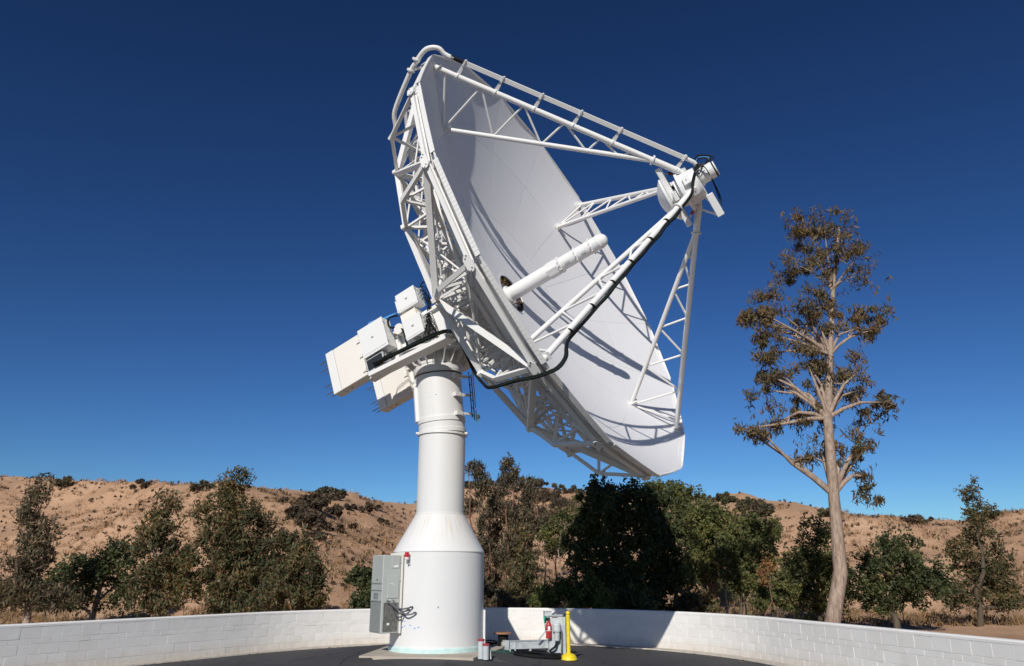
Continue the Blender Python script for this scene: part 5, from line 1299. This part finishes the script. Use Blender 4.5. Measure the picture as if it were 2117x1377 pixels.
BUSH = [(685, 1024, 22, 14, 1, 'dark bush standing out on the left skyline'), (655, 1027, 10, 8, 1, 'small bush on the left skyline'), (588, 1040, 9, 8, 0, 'small brown bush below the left crest'),
        (615, 1050, 15, 12, 0, 'brown bush at the left of the upper slope patch'), (645, 1052, 26, 20, 0, 'largest brown bush on the upper left slope'), (690, 1033, 18, 9, 0, 'low brown bush just under the skyline'), (690, 1066, 16, 14, 0, 'brown bush in the upper slope patch, lower end'),
        (715, 1055, 12, 8, 0, 'small brown bush in the middle of the left slope'), (750, 1056, 17, 12, 0, 'dark brown bush right of the middle of the left slope'), (775, 1056, 12, 8, 0, 'low brown bush next to the dark brown one'), (791, 1086, 10, 10, 0, 'reddish brown bush close to the white column'),
        (686, 1100, 18, 12, 0, 'brown bush halfway down the left slope'), (640, 1090, 24, 22, 0, 'brown bush behind the tall dark gum'), (618, 1075, 26, 20, 0, 'wide brown bush above the tall dark gum'), (727, 1092, 8, 6, 0, 'tiny brown bush on the open slope'), (655, 1118, 14, 14, 0, 'brown bush beside the gum crown'),
        (975, 1008, 22, 10, 1, 'low scrub on the crest right behind the column'), (1085, 1002, 22, 12, 1, 'dark scrub on the crest behind the slender gums'), (1115, 1010, 18, 12, 0, 'brown scrub on the right crest'), (1150, 1018, 18, 12, 1, 'green brown scrub at the middle of the right crest'),
        (1180, 1020, 16, 11, 0, 'brown scrub on the right crest before the dark tree'), (1135, 1035, 24, 16, 0, 'wide brown scrub below the right crest'), (1170, 1045, 20, 14, 0, 'brown scrub on the right slope above the arching shrub'), (1105, 1040, 24, 18, 0, 'brown scrub between the slender gum tops'), (1210, 1024, 16, 12, 1, 'scrub on the crest left of the dark tree'),
        (1280, 1030, 22, 12, 1, 'scrub on the crest behind the dark tree'), (1340, 1032, 20, 12, 1, 'scrub on the crest under the dish rim'), (1465, 1036, 14, 9, 0, 'grey brown bush at the left of the far right crest'), (1490, 1034, 16, 11, 0, 'grey brown bush on top of the far right crest'), (1520, 1040, 18, 11, 1, 'green bush on the far right crest'),
        (1545, 1048, 18, 12, 1, 'green bush lower on the far right crest'), (1575, 1050, 14, 10, 1, 'small bush near the right end of the crest'), (1590, 1065, 14, 16, 1, 'green bush on the right slope at the edge'), (1570, 1070, 16, 12, 1, 'low green bush on the right slope'),
        (420, 1015, 20, 12, 1, 'bush on the skyline left of the tall dark gum'), (300, 1010, 22, 12, 0, 'brown bush on the far left skyline'), (140, 1005, 24, 13, 1, 'leftmost bush on the skyline'), (1720, 1070, 24, 14, 1, 'bush on the skyline right of the tall gum'), (1900, 1085, 26, 14, 0, 'brown bush on the far right skyline'), (2050, 1075, 24, 14, 1, 'rightmost bush on the skyline')]
BUSH += [(1000, 1003, 20, 10, 1, 'scrub on the crest between the first two slender gums'), (1050, 1000, 20, 11, 1, 'scrub on the crest below the tallest slender gum'), (1230, 1026, 18, 12, 0, 'brown scrub on the crest above the arching shrub'), (1255, 1026, 18, 13, 1, 'olive scrub on the crest over the left of the dark tree'), (1310, 1030, 20, 13, 0, 'brown scrub on the crest behind the middle of the dark tree'), (1375, 1032, 20, 12, 0, 'brown scrub on the crest behind the airy tree top'), (1410, 1032, 18, 12, 1, 'olive scrub on the crest right of the dish rim'), (1440, 1034, 18, 11, 1, 'olive scrub on the crest above the loose tree'), (1505, 1038, 16, 12, 1, 'olive scrub filling the far right crest'), (1560, 1052, 18, 12, 0, 'brown scrub on the far right crest'), (1535, 1062, 18, 12, 1, 'olive scrub under the far right crest')]
for i, (x, y, w, h, k, lab) in enumerate(BUSH):
    bush(lab, x, y, w * 1.15, h * 1.45, ('leaf_chaparral', 'leaf_scrub_green')[k], 200 + i)
# small tufts and dry grass nobody could count
def make_tufts():
    g = np.random.default_rng(77)
    cen, rad = [], []
    for i in range(2400):
        u = g.uniform(-.75, .75); y = g.uniform(42, 112); x = u * y
        cen.append((x, y, terrain_z(x, y) + .10)); rad.append(g.uniform(.06, .34) ** 1.2)
    tag(link('dry_brush_tufts', mesh_from('tufts', leaves_mesh(cen, rad, 10, .28, .12, .8, -.4, 5), 'leaf_chaparral')), 'scattered small dry brush tufts on the brown slopes', 'brush', kind='stuff')
    cen, rad = [], []
    for i in range(2600):
        u = g.uniform(-.72, .72); y = 34 + 34 * g.random() ** 1.5; x = u * y
        cen.append((x, y, terrain_z(x, y) + .10)); rad.append(g.uniform(.2, .5))
    tag(link('dry_grass', mesh_from('grass', leaves_mesh(cen, rad, 12, .38, .035, .3, -1.2, 6), 'dry_grass')), 'dry straw coloured grass on the lower slopes', 'grass', kind='stuff')
    cen, rad = [], []
    for i in range(9000):
        u = g.uniform(-.74, .74); y = g.uniform(44, 112); x = u * y
        if fbm(x, y, .11) + .5 * fbm(x, y, .4) < -.15: continue
        cen.append((x, y, terrain_z(x, y) + .05)); rad.append(g.uniform(.25, .7))
    tag(link('hill_grass', mesh_from('grass', leaves_mesh(cen, rad, 9, .42, .06, .16, -1.0, 16), 'hill_straw')), 'low straw coloured grass tussocks covering the hills', 'grass', kind='stuff')
    # leaf litter blown along the wall and on the asphalt
    line = wall_line(.3); cen, rad = [], []
    for p, n, d in line:
        q = p - n * g.uniform(.25, .5); cen.append((q.x, q.y, lot_z(q.x, q.y) + .006)); rad.append(.25)
    v = leaves_mesh(cen, rad, 5, .05, .02, .01, 0, 9)
    tag(link('leaf_litter', mesh_from('litter', v, 'leaf_orange')), 'sparse dry leaf litter along the foot of the wall', 'leaves', kind='stuff')
make_tufts()
